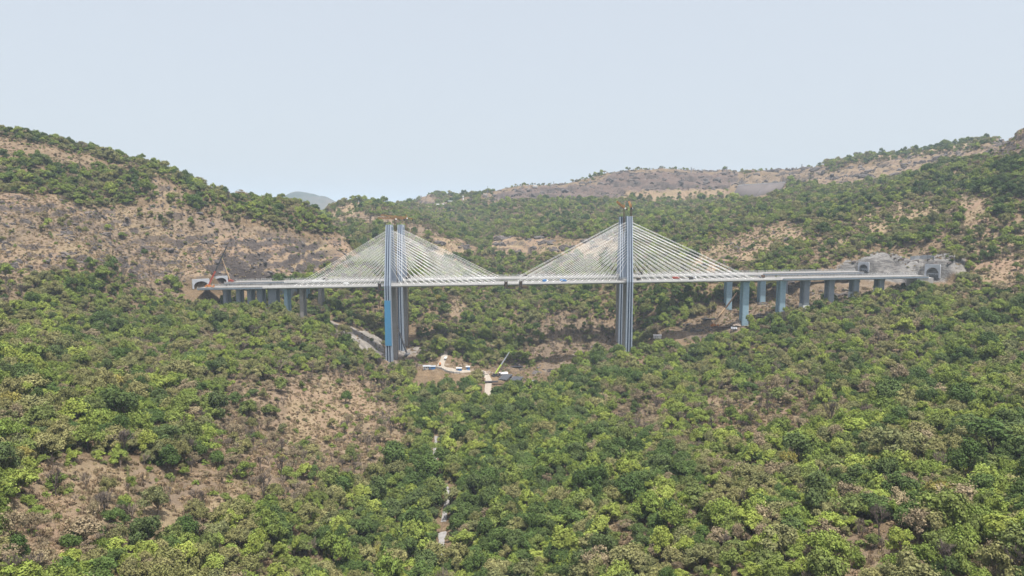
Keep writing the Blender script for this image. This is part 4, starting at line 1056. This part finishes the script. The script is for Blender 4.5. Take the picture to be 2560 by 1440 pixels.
# ------------------------------------------------------------------ trees
def crown_mesh(name, seed, R, H, base, nl, leaves, size, mat, up=.38, shell=(.66, 1.08), flat=.62, spread=.72, stray=.06):
    g = np.random.default_rng(seed); Vs = []
    lobes = []; ex = g.uniform(1., 1.3); skew = g.uniform(-.2, .2)
    for i in range(nl):
        a = 2.399*i+g.uniform(-.8, .8); r = R*spread*math.sqrt((i+.35)/nl)*g.uniform(.75, 1.25)
        top = H-(r/R)**2*(H-base)*.75 - g.uniform(0, .34)*(H-base)
        lr = R*g.uniform(.17, .46)
        lobes.append((ex*r*math.cos(a)+skew*(top-base), r*math.sin(a)/ex, top-lr*flat, lr))
    tot = sum(l[3]**2 for l in lobes)
    for (cx, cy, cz, lr) in lobes:
        n = int(leaves*lr*lr/tot)
        u = g.uniform(-.45, 1, n); th = g.uniform(0, 2*math.pi, n); s = np.sqrt(1-u*u)
        d = np.stack([s*np.cos(th), s*np.sin(th), u], -1)
        rad = lr*g.uniform(shell[0], shell[1], n)
        # ragged: bite and bump the lobe
        w = 1+.26*np.sin(d[:, 0]*5+cx)+.24*np.sin(d[:, 1]*6+cy)*np.cos(d[:, 2]*4)+.14*np.sin(d[:, 0]*13+cy)*np.sin(d[:, 1]*12+cx)
        rad = rad*w
        st = g.random(n) < stray; rad[st] *= g.uniform(1.05, 1.3, st.sum())
        c = np.array([cx, cy, cz])+d*rad[:, None]*np.array([1, 1, flat+.12])
        nr = d*.65+np.array([0, 0, up])+g.normal(0, .42, (n, 3)); nr /= np.linalg.norm(nr, axis=1)[:, None]
        t1 = np.cross(nr, g.normal(0, 1, (n, 3))); t1 /= np.linalg.norm(t1, axis=1)[:, None]+1e-9; t2 = np.cross(nr, t1)
        a = size*g.uniform(.6, 1.35, n)[:, None]; b = a*g.uniform(.55, .9, n)[:, None]
        k = g.uniform(-.25, .25, (n, 1))
        Vs.append(np.stack([c-t1*a, c-t2*b+t1*a*k, c+t1*a, c+t2*b-t1*a*k], 1).reshape(-1, 3))
    V = np.concatenate(Vs); Q = np.arange(len(V)).reshape(-1, 4)
    me = fast_mesh(name, V, Q); me.materials.append(mat); return me, lobes

def limbs_mesh(name, seed, lobes, base, r0, mat, H):
    g = random.Random(seed); m = MB()
    fork = Vector((g.uniform(-.3, .3), g.uniform(-.3, .3), base*.75))
    m.tube((0, 0, -2.5), (0, 0, base*.3), r0*1.25, r0, 7, cap=False); m.tube((0, 0, base*.3), fork, r0, r0*.8, 7, cap=False)
    for (x, y, z, lr) in lobes:
        q = Vector((x, y, z)); mid = fork.lerp(q, .5)+Vector((g.uniform(-.4, .4), g.uniform(-.4, .4), g.uniform(-.1, .6)))
        m.tube(fork, mid, r0*.5, r0*.32, 5, cap=False); m.tube(mid, q, r0*.32, r0*.1, 5, cap=False)
    me = bpy.data.meshes.new(name); me.from_pydata([tuple(v) for v in m.v], [], m.f); me.materials.append(mat); return me

def bare_meshes(name, seed, H, R, mat_b, mat_t, depth=4):
    g = random.Random(seed); m = MB(); tk = MB()
    top = Vector((g.uniform(-.4, .4), g.uniform(-.4, .4), H*.35))
    tk.tube((0, 0, -2.5), top, .30, .2, 6, cap=False)
    def grow(p, d, L, r, k):
        q = p+d*L; m.tube(p, q, r, r*.7, 4 if k > 1 else 3, cap=False)
        if k == 0: return
        for i in range(3 if k > 1 else 5):
            e = (d+Vector((g.uniform(-1, 1), g.uniform(-1, 1), g.uniform(-.25, .7)))*.75).normalized()
            grow(p.lerp(q, g.uniform(.55, 1)), e, L*g.uniform(.55, .85), r*.66, k-1)
    for i in range(5):
        a = 2*math.pi*i/5+g.uniform(-.5, .5)
        grow(top*g.uniform(.75, 1), Vector((math.cos(a)*R/H*1.2, math.sin(a)*R/H*1.2, 1)).normalized(), H*.30, .17, depth-1)
    out = []
    for b, mt, nm in ((m, mat_b, name+'_branches'), (tk, mat_b, name+'_trunk')):
        me = bpy.data.meshes.new(nm); me.from_pydata([tuple(v) for v in b.v], [], b.f); me.materials.append(mt); out.append(me)
    return out

KINDS = []   # (crown mesh, trunk mesh, kind name, words)
def kind(seed, mat, R, H, base, nl, leaves, size, word, name='broadleaf_tree', **kw):
    c, lo = crown_mesh('crown_mesh', seed, R, H, base, nl, leaves, size, M[mat], **kw)
    tr = limbs_mesh('trunk_mesh', seed, lo, base, .32*R/6, M['bark'], H); KINDS.append((c, tr, name, word, R)); return len(KINDS)-1
K = {}
K['deep'] = [kind(1, 'leaf_dark', 6.2, 10.5, 2.6, 11, 4940, 0.33, 'dark green'), kind(2, 'leaf_dark', 5.4, 11.5, 2.6, 9, 4560, 0.32, 'dark green', flat=.8)]
K['mid'] = [kind(3, 'leaf_mid', 6.0, 10.0, 2.8, 12, 4750, 0.32, 'mid green'), kind(4, 'leaf_mid', 5.2, 11.0, 3.0, 8, 4180, 0.32, 'mid green', flat=.75), kind(5, 'leaf_mid', 6.6, 9.0, 3.4, 13, 4370, 0.32, 'mid green', flat=.42)]
K['light'] = [kind(6, 'leaf_light', 5.8, 9.6, 3.2, 11, 3990, 0.33, 'bright yellow-green', flat=.5), kind(7, 'leaf_light', 5.0, 9.5, 2.6, 8, 3610, 0.30, 'bright yellow-green')]
K['olive'] = [kind(8, 'leaf_olive', 5.8, 9.2, 2.8, 10, 3610, 0.30, 'dull olive', stray=.2), kind(9, 'leaf_olive', 5.2, 8.6, 3.0, 11, 3040, 0.30, 'dull olive', flat=.45, stray=.2)]
K['gold'] = [kind(10, 'leaf_gold', 4.8, 8.8, 2.8, 9, 3230, 0.30, 'golden yellow')]
K['dry'] = [kind(11, 'leaf_dry', 5.4, 8.8, 2.6, 10, 1995, 0.26, 'brown half-bare', 'dry_tree', shell=(.35, 1.1), stray=.25), kind(12, 'leaf_dry', 4.8, 8.2, 2.6, 9, 1520, 0.26, 'brown half-bare', 'dry_tree', shell=(.3, 1.1), flat=.5, stray=.25)]
K['bare'] = []
for sd, Hb, Rb, mt in ((21, 8.2, 3.6, 'twig'), (22, 9.2, 3.0, 'twig_dark'), (23, 7.6, 4.0, 'twig'), (24, 9.8, 2.4, 'twig_dark')):
    b, tk = bare_meshes('bare', sd, Hb, Rb, M[mt], M['twig_dark']); KINDS.append((b, tk, 'bare_tree', 'leafless grey', 4.2)); K['bare'].append(len(KINDS)-1)
def bush(seed, mat, R, H, leaves, size):
    c, lo = crown_mesh('bush_mesh', seed, R, H, .0, 6, leaves, size, M[mat], shell=(.2, 1.1), flat=.8, stray=.25); KINDS.append((c, None, 'bush', 'bush', R)); return len(KINDS)-1
K['scrub'] = [bush(31, 'scrub', 2.3, 2.2, 330, .26), bush(32, 'scrub', 1.8, 1.7, 260, .26)]
K['gbush'] = [bush(33, 'leaf_olive', 2.4, 2.8, 480, .32), bush(34, 'leaf_mid', 2.2, 2.6, 480, .30)]

def tuft(seed, R, h, n, mat):
    g = np.random.default_rng(seed); a = g.uniform(0, 6.283, n); r = R*np.sqrt(g.random(n)); c = np.stack([r*np.cos(a), r*np.sin(a), np.zeros(n)-.15], -1)
    th = g.uniform(0, 6.283, n); sd = np.stack([np.cos(th), np.sin(th), 0*th], -1)*g.uniform(.07, .17, n)[:, None]; hh = h*g.uniform(.5, 1.15, n)
    tip = c+np.stack([g.normal(0, .28, n), g.normal(0, .28, n), hh], -1)
    V = np.stack([c-sd, c+sd, tip+sd*.35, tip-sd*.35], 1).reshape(-1, 3); me = fast_mesh('tuft_mesh', V, np.arange(len(V)).reshape(-1, 4)); me.materials.append(M[mat])
    KINDS.append((me, None, 'tuft', 'tuft', R)); return len(KINDS)-1
K['straw'] = [tuft(41, 1.1, 1.0, 60, 'straw'), tuft(42, 1.6, .8, 90, 'straw'), tuft(43, .8, 1.3, 50, 'scrub')]

def jitter_grid(cell, ymin, ymax, lim=.98, rng=RNG):
    ys = np.arange(ymin, ymax, cell); P_ = []
    xs = np.arange(-ymax*lim, ymax*lim, cell)
    X, Y = np.meshgrid(xs, ys); X = X+((np.arange(len(ys)) % 2)*cell*.5)[:, None]
    X = X.ravel()+rng.uniform(-.42, .42, X.size)*cell; Y = Y.ravel()+rng.uniform(-.42, .42, Y.size)*cell
    k = (np.abs(X) < Y*lim) & (Y > 150); return X[k], Y[k]

def visible_mask(X, Y, Zt, margin=.010):
    """drop what hills hide from the whole neighbourhood of the camera"""
    ang = (GH+6-CAMZ)/GY; rm = np.maximum.accumulate(ang-.5*margin, 0)
    iu = np.clip((X/Y-U0)/(U1-U0)*(NU-1), 0, NU-1).astype(int); iv = np.clip((np.log(Y)-gv[0])/(gv[-1]-gv[0])*(NV-1)-3, 0, NV-1).astype(int)
    return (Zt-CAMZ)/Y > rm[iv, iu]-margin

def track_clear(X, Y, extra):
    ok = np.ones(len(X), bool)
    for pl, w in TRACKS:
        for i in range(0, len(pl), 2):
            ok &= (X-pl[i, 0])**2+(Y-pl[i, 1])**2 > (w*.5+extra)**2
    return ok

# points to keep clear: things on the ground
CLEAR = []
for ob in list(COL.objects):
    if ob.parent is None and ob.get('category') in ('mobile crane', 'shed', 'steel stack', 'loader', 'truck', 'house', 'wall', 'tunnel portal', 'pavilion', 'retaining wall', 'tower crane', 'radio mast', 'transmission tower'):
        CLEAR.append((ob.location.x, ob.location.y, 17 if ob['category'] in ('house', 'pavilion', 'tunnel portal') else 12))
def things_clear(X, Y, k=1.):
    ok = np.ones(len(X), bool)
    for x, y, r in CLEAR:
        # and the side towards the camera, so that the yards stay open
        ok &= ~((np.abs(X-x) < r*k) & (Y-y > -r*(4.6 if abs(x) < 130 and 740 < y < 900 else 2.3)*k) & (Y-y < r*k))
    # deck strip: nothing grows through the decks or legs
    rel_x, rel_y = X-ORG.x, Y-ORG.y
    s = rel_x*AX.x+rel_y*AX.y; t = rel_x*TR.x+rel_y*TR.y
    g = ground(X, Y); dz = ZB0+GRADE*s-g
    for t0 in (0, GAP):
        ok &= ~((t > -19) & (t < GAP+17) & (dz < 15) & (s > S_A-4) & (s < S_B+8))
        for s0 in PYL: ok &= ~((np.abs(s-s0) < 9) & (np.abs(t-t0) < 24))
    return ok

PT = []
for cell, a, b_ in ((5.4, 150, 760), (6.2, 760, 1180), (8.6, 1180, 1900), (11., 1900, 3300)):
    X, Y = jitter_grid(cell, a, b_)
    Zg = ground(X, Y); lc = land_cover(X, Y, Zg)
    cl = fbm(X/24, Y/24, 3, 61); cl2 = fbm(X/70, Y/70, 3, 67); sp_ = fbm(X/11, Y/11, 2, 71)
    d = lc['dens']
    keep = RNG.random(len(X)) < np.clip(d*(1+ (1-d)*1.6*(cl*2)), 0, 1)*np.where(d > .8, 1., .95)
    keep &= visible_mask(X, Y, Zg+12) & track_clear(X, Y, np.where(Y < 640, 4.2, 3.8)) & things_clear(X, Y)
    for arr in (X, Y, Zg, cl, cl2, sp_): pass
    X, Y, Zg, cl, cl2, sp_ = (v[keep] for v in (X, Y, Zg, cl, cl2, sp_)); lc = {c: v[keep] for c, v in lc.items()}
    r = RNG.random(len(X)); dry = np.clip(lc['dry']+.35*cl2+.25*cl, 0, 1)
    kd = np.empty(len(X), object)
    pdry = np.clip(dry*1.0-.02, .02, .92)
    pn = fbm(X/48, Y/48, 4, 77); rank = np.argsort(np.argsort(pn))/max(1, len(pn)-1)
    q = np.where(RNG.random(len(X)) < .62, np.clip(rank+RNG.normal(0, .05, len(X)), 0, .999), RNG.random(len(X)))
    green = np.where(q < .16, 'deep', np.where(q < .52, 'mid', np.where(q < .76, 'light', np.where(RNG.random(len(X)) < .985, 'olive', 'gold'))))
    green = np.where((RNG.random(len(X)) < .34*sstep(.25, .1, lc['dry'])), 'deep', green)  # darker species where least dry; their colour also stands for the valley's shading
    brown = np.where(lc['dry'] > .6, np.where(q < .25, 'dry', np.where(q < .86, 'bare', 'olive')), np.where(q < .36, 'dry', np.where(q < .56, 'bare', 'olive')))
    kd = np.where(r < pdry, brown, green)
    sz = np.clip(.70+.40*RNG.normal(0, .7, len(X))+.34*cl+.5*(RNG.random(len(X)) < .06), .36, 1.7)*np.where(lc['dens'] < .3, .72, 1.)*np.where(lc['dry'] > .7, .82, 1.)
    sz *= np.where(Y > 1180, 1.12, 1.)*np.where(Y > 1900, 1.12, 1.)
    for i in range(len(X)): PT.append((X[i], Y[i], Zg[i], sz[i], kd[i], lc['dens'][i]))
# scrub and low bushes where the wood is open
for cell, a, b_ in ((4.6, 160, 760), (6.0, 760, 1500)):
    X, Y = jitter_grid(cell, a, b_); Zg = ground(X, Y); lc = land_cover(X, Y, Zg); cl = fbm(X/15, Y/15, 3, 83)
    pr = np.clip((1-lc['dens'])*(.6+1.6*cl)+.34, 0, .85)*np.where(lc['pale'] > .4, .12, 1)*np.where(lc['tan'] > .85, .5, 1)
    keep = (RNG.random(len(X)) < pr) & visible_mask(X, Y, Zg+3) & track_clear(X, Y, 1.2) & things_clear(X, Y, .7)
    X, Y, Zg = X[keep], Y[keep], Zg[keep]; dd = lc['dry'][keep]
    for i in range(len(X)):
        PT.append((X[i], Y[i], Zg[i], random.uniform(.6, 1.35), 'scrub' if random.random() < .35+.5*dd[i] else 'gbush', 0))

for cell, a, b_ in ((2.1, 170, 560), (3.2, 560, 1000)):
    X, Y = jitter_grid(cell, a, b_); Zg = ground(X, Y); lc = land_cover(X, Y, Zg); cl = fbm(X/9, Y/9, 3, 87)
    pr = np.clip((1-lc['dens'])*(.75+1.2*cl)*(1.-lc['pale']), 0, .9)*(lc['dens'] < .75)
    keep = (RNG.random(len(X)) < pr) & visible_mask(X, Y, Zg+2) & track_clear(X, Y, .6) & things_clear(X, Y, .6)
    for x, y, z in zip(X[keep], Y[keep], Zg[keep]): PT.append((x, y, z, random.uniform(.6, 1.5), 'straw', 0))
print('with grass', len(PT))
# trees one can point to in the photo, placed where they stand
HERO = [(2480,1150,2.1,'deep'),(2545,1120,1.8,'deep'),(2420,1210,1.5,'deep'),(2185,1190,1.15,'gold'),(2105,1150,1.25,'light'),(2290,1100,1.2,'light'),(1495,1365,1.5,'light'),(1440,1400,1.2,'light'),(1630,1250,1.1,'light'),
 (1150,1385,1.3,'light'),(1170,1300,1.2,'deep'),(760,1200,.95,'light'),(720,1200,.8,'mid'),(525,1105,1.0,'mid'),(290,1070,1.1,'light'),(420,1180,1.2,'deep'),(395,1290,1.35,'olive'),(600,1310,1.4,'olive'),(40,1240,1.05,'light'),(55,1170,1.0,'gold'),
 (2400,720,1.25,'light'),(2390,960,1.1,'light'),(1945,1015,1.25,'mid'),(1250,1190,1.1,'mid'),(1255,1270,1.15,'light'),(1130,1265,1.2,'olive'),(2500,1380,1.4,'light'),(2350,1280,1.3,'gold'),(1180,1100,1.2,'mid'),(2140,965,1.1,'light'),(305,598,.8,'mid'),(2130,540,.8,'mid'),(865,1010,.9,'deep'),(1110,1010,1.2,'deep')]
hero_pts = []
for x, y, s, k in HERO:
    p = hit(x, y); hero_pts.append((p.x, p.y, p.z, s, k, 1.))
hx = np.array([(p[0], p[1], 5.2*p[3]) for p in hero_pts])
PT = [p for p in PT if not (((hx[:, 0]-p[0])**2+(hx[:, 1]-p[1])**2) < hx[:, 2]**2).any()]

# the 300 that show largest are trees of their own; the rest is the wood
def app(p):
    px, py = proj(p[0], p[1], p[2]+4*p[3])
    if not (-20 < px < 2580 and 300 < py < 1455): return 0
    return p[3]/p[1]
order = sorted([p for p in PT if p[4] not in ('scrub', 'gbush', 'straw')], key=app, reverse=True)
N_OWN = 292
own = hero_pts+order[:N_OWN-len(hero_pts)]
own_ids = set(id(p) for p in own)
rest = [p for p in PT if id(p) not in own_ids]
print('trees', len(PT), 'own', len(own), 'rest', len(rest))

# --- labels: each singles out one tree by look and by what it stands beside
def landmark(px, py):
    if py < 900: return 'on the right hill' if px > 1280 else 'on the left hill'
    for x, w in ((160, 'by the left frame edge'), (330, 'on the left slope'), (490, 'in the left dry grass'), (640, 'right of the left dry grass'), (770, 'under the tan clearing'), (900, 'below the leafless slope'), (1060, 'left of the stream bed'),
                 (1200, 'beside the stream bed'), (1320, 'right of the stream bed'), (1450, 'under mid span'), (1580, 'under the right pylons'), (1700, 'right of the right pylons'), (1830, 'under the orange crane'), (1950, 'under the blue piers'),
                 (2100, 'under the right viaduct'), (2250, 'left of the tall portal'), (2400, 'under the tall portal')):
        if px < x: return w
    return 'by the right frame edge'
def row(py): return 'bottom row' if py > 1400 else ('second row' if py > 1330 else ('third row' if py > 1250 else ('fourth row' if py > 1120 else 'upper row')))
cells = {}
for p in own:
    px, py = proj(p[0], p[1], p[2]+5*p[3]); kx = random.choice(K[p[4]]); c, tr, nm, word, R = KINDS[kx]
    size = 'large' if p[3] > 1.25 else ('small' if p[3] < .8 else '')
    head = (size+' '+word+' '+{'bare_tree': 'tree', 'dry_tree': 'tree', 'broadleaf_tree': 'tree'}[nm]).strip()
    key = head+', '+row(py)+', '+landmark(px, py)
    cells.setdefault(key, []).append((px, py, p, kx))
ORD = ['leftmost', 'second from left', 'third from left', 'fourth from left', 'fifth from left', 'sixth from left', 'seventh from left', 'eighth from left', 'ninth from left', 'tenth from left']
for key, lst in sorted(cells.items()):
    lst.sort(key=lambda e: e[0])
    for i, (px, py, p, kx) in enumerate(lst):
        c, tr, nm, word, R = KINDS[kx]
        if len(lst) == 1: lab = 'only '+key
        elif len(lst) == 2: lab = ('left of two ', 'right of two ')[i]+key.replace(' tree,', ' trees,')
        elif i == len(lst)-1: lab = 'rightmost of '+key.replace(' tree,', ' trees,')
        else: lab = ORD[min(i, 9)]+' of '+key.replace(' tree,', ' trees,')
        rt = empty(nm, (p[0], p[1], p[2]-.3), lab, 'tree', 'trees on the near slopes')
        rt.rotation_euler = (random.uniform(-.05, .05), random.uniform(-.05, .05), random.uniform(0, 6.28)); rt.scale = (p[3]*random.uniform(.75, 1.28), p[3]*random.uniform(.75, 1.28), p[3]*random.uniform(.85, 1.45))
        for me_, n2 in ((c, 'branches' if nm == 'bare_tree' else 'crown'), (tr, 'trunk')):
            ch = bpy.data.objects.new(n2, me_); COL.objects.link(ch); ch.parent = rt

# --- broken rock on the cliffs: one mass nobody could count
rk_kinds = []
for sd in range(6):
    g = np.random.default_rng(300+sd); bm = bmesh.new(); bmesh.ops.create_icosphere(bm, subdivisions=3, radius=1)
    for _ in range(9):
        n_ = Vector(g.normal(0, 1, 3)); n_.z *= .6; n_.normalize(); dd = g.uniform(.35, .8)
        for v in bm.verts:
            k = v.co.dot(n_)
            if k > dd: v.co -= n_*(k-dd)*.96
    for v in bm.verts: v.co += Vector(g.normal(0, .035, 3)); v.co.x *= 1.5; v.co.z *= .75
    me = bpy.data.meshes.new('rock_mesh'); bm.to_mesh(me); bm.free(); me.materials.append(M['rock']); rk_kinds.append(me)
RK = []
for cell, a, b_ in ((4.2, 600, 1350), (6.5, 1350, 2700)):
    X, Y = jitter_grid(cell, a, b_); Zg = ground(X, Y); lc = land_cover(X, Y, Zg)
    st = fbm((X+.35*Y)/38, Zg/7.+fbm(X/60, Y/60, 2, 5)*2, 4, 95); cl = fbm(X/55, Y/40, 3, 97)
    pr = sstep(.25, .7, lc['rock'])*sstep(.08, .26, st+.35*cl)
    keep = (RNG.random(len(X)) < pr*np.where(Y > 1350, .5, .5)) & visible_mask(X, Y, Zg+3) & things_clear(X, Y, .3)
    for x, y, z in zip(X[keep], Y[keep], Zg[keep]): RK.append((x, y, z, random.uniform(1.1, 3.4)*(1. if y < 1350 else 2.3)*(1+.8*random.random()**4)))
print('rocks', len(RK))
# --- the wood: one object, points that carry the tree kinds
def scatter_object(oname, kinds, pts, pick, size, turn, label, cat):
    kc = bpy.data.collections.new(oname+'_kinds')
    for i, me_ in enumerate(kinds): kc.objects.link(bpy.data.objects.new(oname+'_kind_%02d' % i, me_))
    me = bpy.data.meshes.new(oname); me.vertices.add(len(pts)); me.vertices.foreach_set('co', np.asarray(pts, np.float32).ravel())
    for nm, typ, arr, key in (('pick', 'INT', np.asarray(pick, np.int32), 'value'), ('size', 'FLOAT_VECTOR', np.asarray(size, np.float32).ravel(), 'vector'), ('turn', 'FLOAT_VECTOR', np.asarray(turn, np.float32).ravel(), 'vector')):
        me.attributes.new(nm, typ, 'POINT').data.foreach_set(key, arr)
    fo = bpy.data.objects.new(oname, me); COL.objects.link(fo); tag(fo, label, cat, kind='stuff')
    ng = bpy.data.node_groups.new(oname+'_nodes', 'GeometryNodeTree')
    ng.interface.new_socket('Geometry', in_out='INPUT', socket_type='NodeSocketGeometry'); ng.interface.new_socket('Geometry', in_out='OUTPUT', socket_type='NodeSocketGeometry')
    N = ng.nodes; gi = N.new('NodeGroupInput'); go = N.new('NodeGroupOutput'); ip = N.new('GeometryNodeInstanceOnPoints'); ci = N.new('GeometryNodeCollectionInfo')
    ci.inputs['Collection'].default_value = kc; ci.inputs['Separate Children'].default_value = True; ci.inputs['Reset Children'].default_value = True
    def named(nm, dt):
        a = N.new('GeometryNodeInputNamedAttribute'); a.data_type = dt; a.inputs['Name'].default_value = nm; return a.outputs['Attribute']
    e2r = N.new('FunctionNodeEulerToRotation'); L = ng.links.new
    L(gi.outputs[0], ip.inputs['Points']); L(ci.outputs[0], ip.inputs['Instance']); ip.inputs['Pick Instance'].default_value = True
    L(named('pick', 'INT'), ip.inputs['Instance Index']); L(named('turn', 'FLOAT_VECTOR'), e2r.inputs[0]); L(e2r.outputs[0], ip.inputs['Rotation']); L(named('size', 'FLOAT_VECTOR'), ip.inputs['Scale'])
    L(ip.outputs[0], go.inputs[0]); fo.modifiers.new(oname, 'NODES').node_group = ng
    return fo
wood = []
for i, (c, tr, nm, word, R) in enumerate(KINDS):
    if tr is not None:
        bm = bmesh.new(); bm.from_mesh(c)
        n0 = len(bm.faces); bm.from_mesh(tr); bm.faces.ensure_lookup_table()
        for f in bm.faces[n0:]: f.material_index = 1
        me_ = bpy.data.meshes.new('wood_kind'); bm.to_mesh(me_); bm.free(); me_.materials.append(c.materials[0]); me_.materials.append(tr.materials[0])
    else: me_ = c
    wood.append(me_)
def spread(sel, nm, label, cat):
    n = len(sel); sc = np.array([p[3] for p in sel])
    scatter_object(nm, wood, [(p[0], p[1], p[2]-.3) for p in sel], [random.choice(K[p[4]]) for p in sel],
        np.stack([sc*RNG.uniform(.72, 1.32, n), sc*RNG.uniform(.72, 1.32, n), sc*RNG.uniform(.8, 1.55, n)], -1),
        np.stack([RNG.uniform(-.16, .16, n), RNG.uniform(-.16, .16, n), RNG.uniform(0, 6.283, n)], -1), label, cat)
LOW = ('scrub', 'gbush', 'straw')
spread([p for p in rest if p[4] not in LOW], 'forest', 'dense mixed green and brown wood covering the valley slopes', 'forest')
spread([p for p in rest if p[4] == 'straw'], 'grass', 'dry straw-coloured grass in the clearings', 'grass')
spread([p for p in rest if p[4] in ('scrub', 'gbush')], 'undergrowth', 'low brown and green scrub between the trees', 'scrub')
n = len(RK); sc = np.array([p[3] for p in RK])
scatter_object('rocks', rk_kinds, [(p[0], p[1], p[2]-.1*p[3]) for p in RK], RNG.integers(0, 6, n), np.stack([sc*RNG.uniform(.8, 1.7, n), sc, sc*RNG.uniform(.7, 1.2, n)], -1),
    np.stack([RNG.uniform(-.25, .25, n), RNG.uniform(-.25, .25, n), RNG.normal(0, .5, n)], -1), 'dark broken rock outcrops on the dry cliffs', 'rocks')
# ------------------------------------------------------------------ air, sky, sun
m = bpy.data.materials.new('haze_air'); m.use_nodes = True; nt = m.node_tree
nt.nodes.remove(nt.nodes['Principled BSDF']); v = nt.nodes.new('ShaderNodeVolumePrincipled')
v.inputs['Color'].default_value = (.70, .86, 1.0, 1); v.inputs['Density'].default_value = HAZE = .00007; v.inputs['Anisotropy'].default_value = -.05
nt.links.new(v.outputs[0], nt.nodes['Material Output'].inputs['Volume'])
hb = MB(); z0, z1 = -140.0, 700.0; y0, y1 = -3200.0, 27500.0; x0 = 26500.0
hb.box((0, (y0+y1)/2, (z0+z1)/2), (2*x0, y1-y0, z1-z0))
h = hb.build('haze', m, origin=(0, 0, 0)); tag(h, kind='stuff')
SUN_EL = math.radians(77); sv = Vector((.40, -.62, 0)).normalized()
w = bpy.data.worlds.new('World'); S.world = w; w.use_nodes = True; nt = w.node_tree
sky = nt.nodes.new('ShaderNodeTexSky'); sky.sky_type = 'NISHITA'; sky.sun_disc = False
sky.sun_elevation = SUN_EL; sky.sun_rotation = math.atan2(sv.x, sv.y)
sky.altitude = 300; sky.air_density = 1.0; sky.dust_density = 7.0; sky.ozone_density = .6
mx = nt.nodes.new('ShaderNodeMix'); mx.data_type = 'RGBA'; # thin veil of high haze, thickest low in the sky
tc = nt.nodes.new('ShaderNodeTexCoord'); sz_ = nt.nodes.new('ShaderNodeSeparateXYZ'); nt.links.new(tc.outputs['Generated'], sz_.inputs[0])
rm = nt.nodes.new('ShaderNodeMapRange'); rm.interpolation_type = 'SMOOTHSTEP'
for i_, x_ in zip((1, 2, 3, 4), (.30, .75, .74, .0)): rm.inputs[i_].default_value = x_
nt.links.new(sz_.outputs[2], rm.inputs[0]); nt.links.new(rm.outputs[0], mx.inputs[0])
mx.inputs[7].default_value = (4.15, 4.42, 4.72, 1); nt.links.new(sky.outputs[0], mx.inputs[6]); nt.links.new(mx.outputs[2], nt.nodes['Background'].inputs[0]); nt.nodes['Background'].inputs[1].default_value = .125
l = bpy.data.lights.new('sun', 'SUN'); l.energy = 5.0; l.angle = math.radians(.55); l.color = (1.0, .97, .92)
lo = bpy.data.objects.new('sun', l); COL.objects.link(lo)
d = Vector((sv.x*math.cos(SUN_EL), sv.y*math.cos(SUN_EL), math.sin(SUN_EL)))
lo.rotation_euler = d.to_track_quat('Z', 'Y').to_euler(); lo.location = (0, -100, 600)
S.view_settings.view_transform = 'Standard'; S.view_settings.look = 'None'; S.view_settings.gamma = 1; S.view_settings.exposure = .58
S.view_settings.use_curve_mapping = False
S.cycles.max_bounces = 5; S.cycles.diffuse_bounces = 3; S.cycles.transmission_bounces = 2; S.cycles.volume_bounces = 0; S.cycles.glossy_bounces = 2
S.cycles.use_denoising = True; S.cycles.denoiser = 'OPENIMAGEDENOISE'; S.cycles.denoising_input_passes = 'RGB_ALBEDO_NORMAL'; S.cycles.denoising_prefilter = 'ACCURATE'
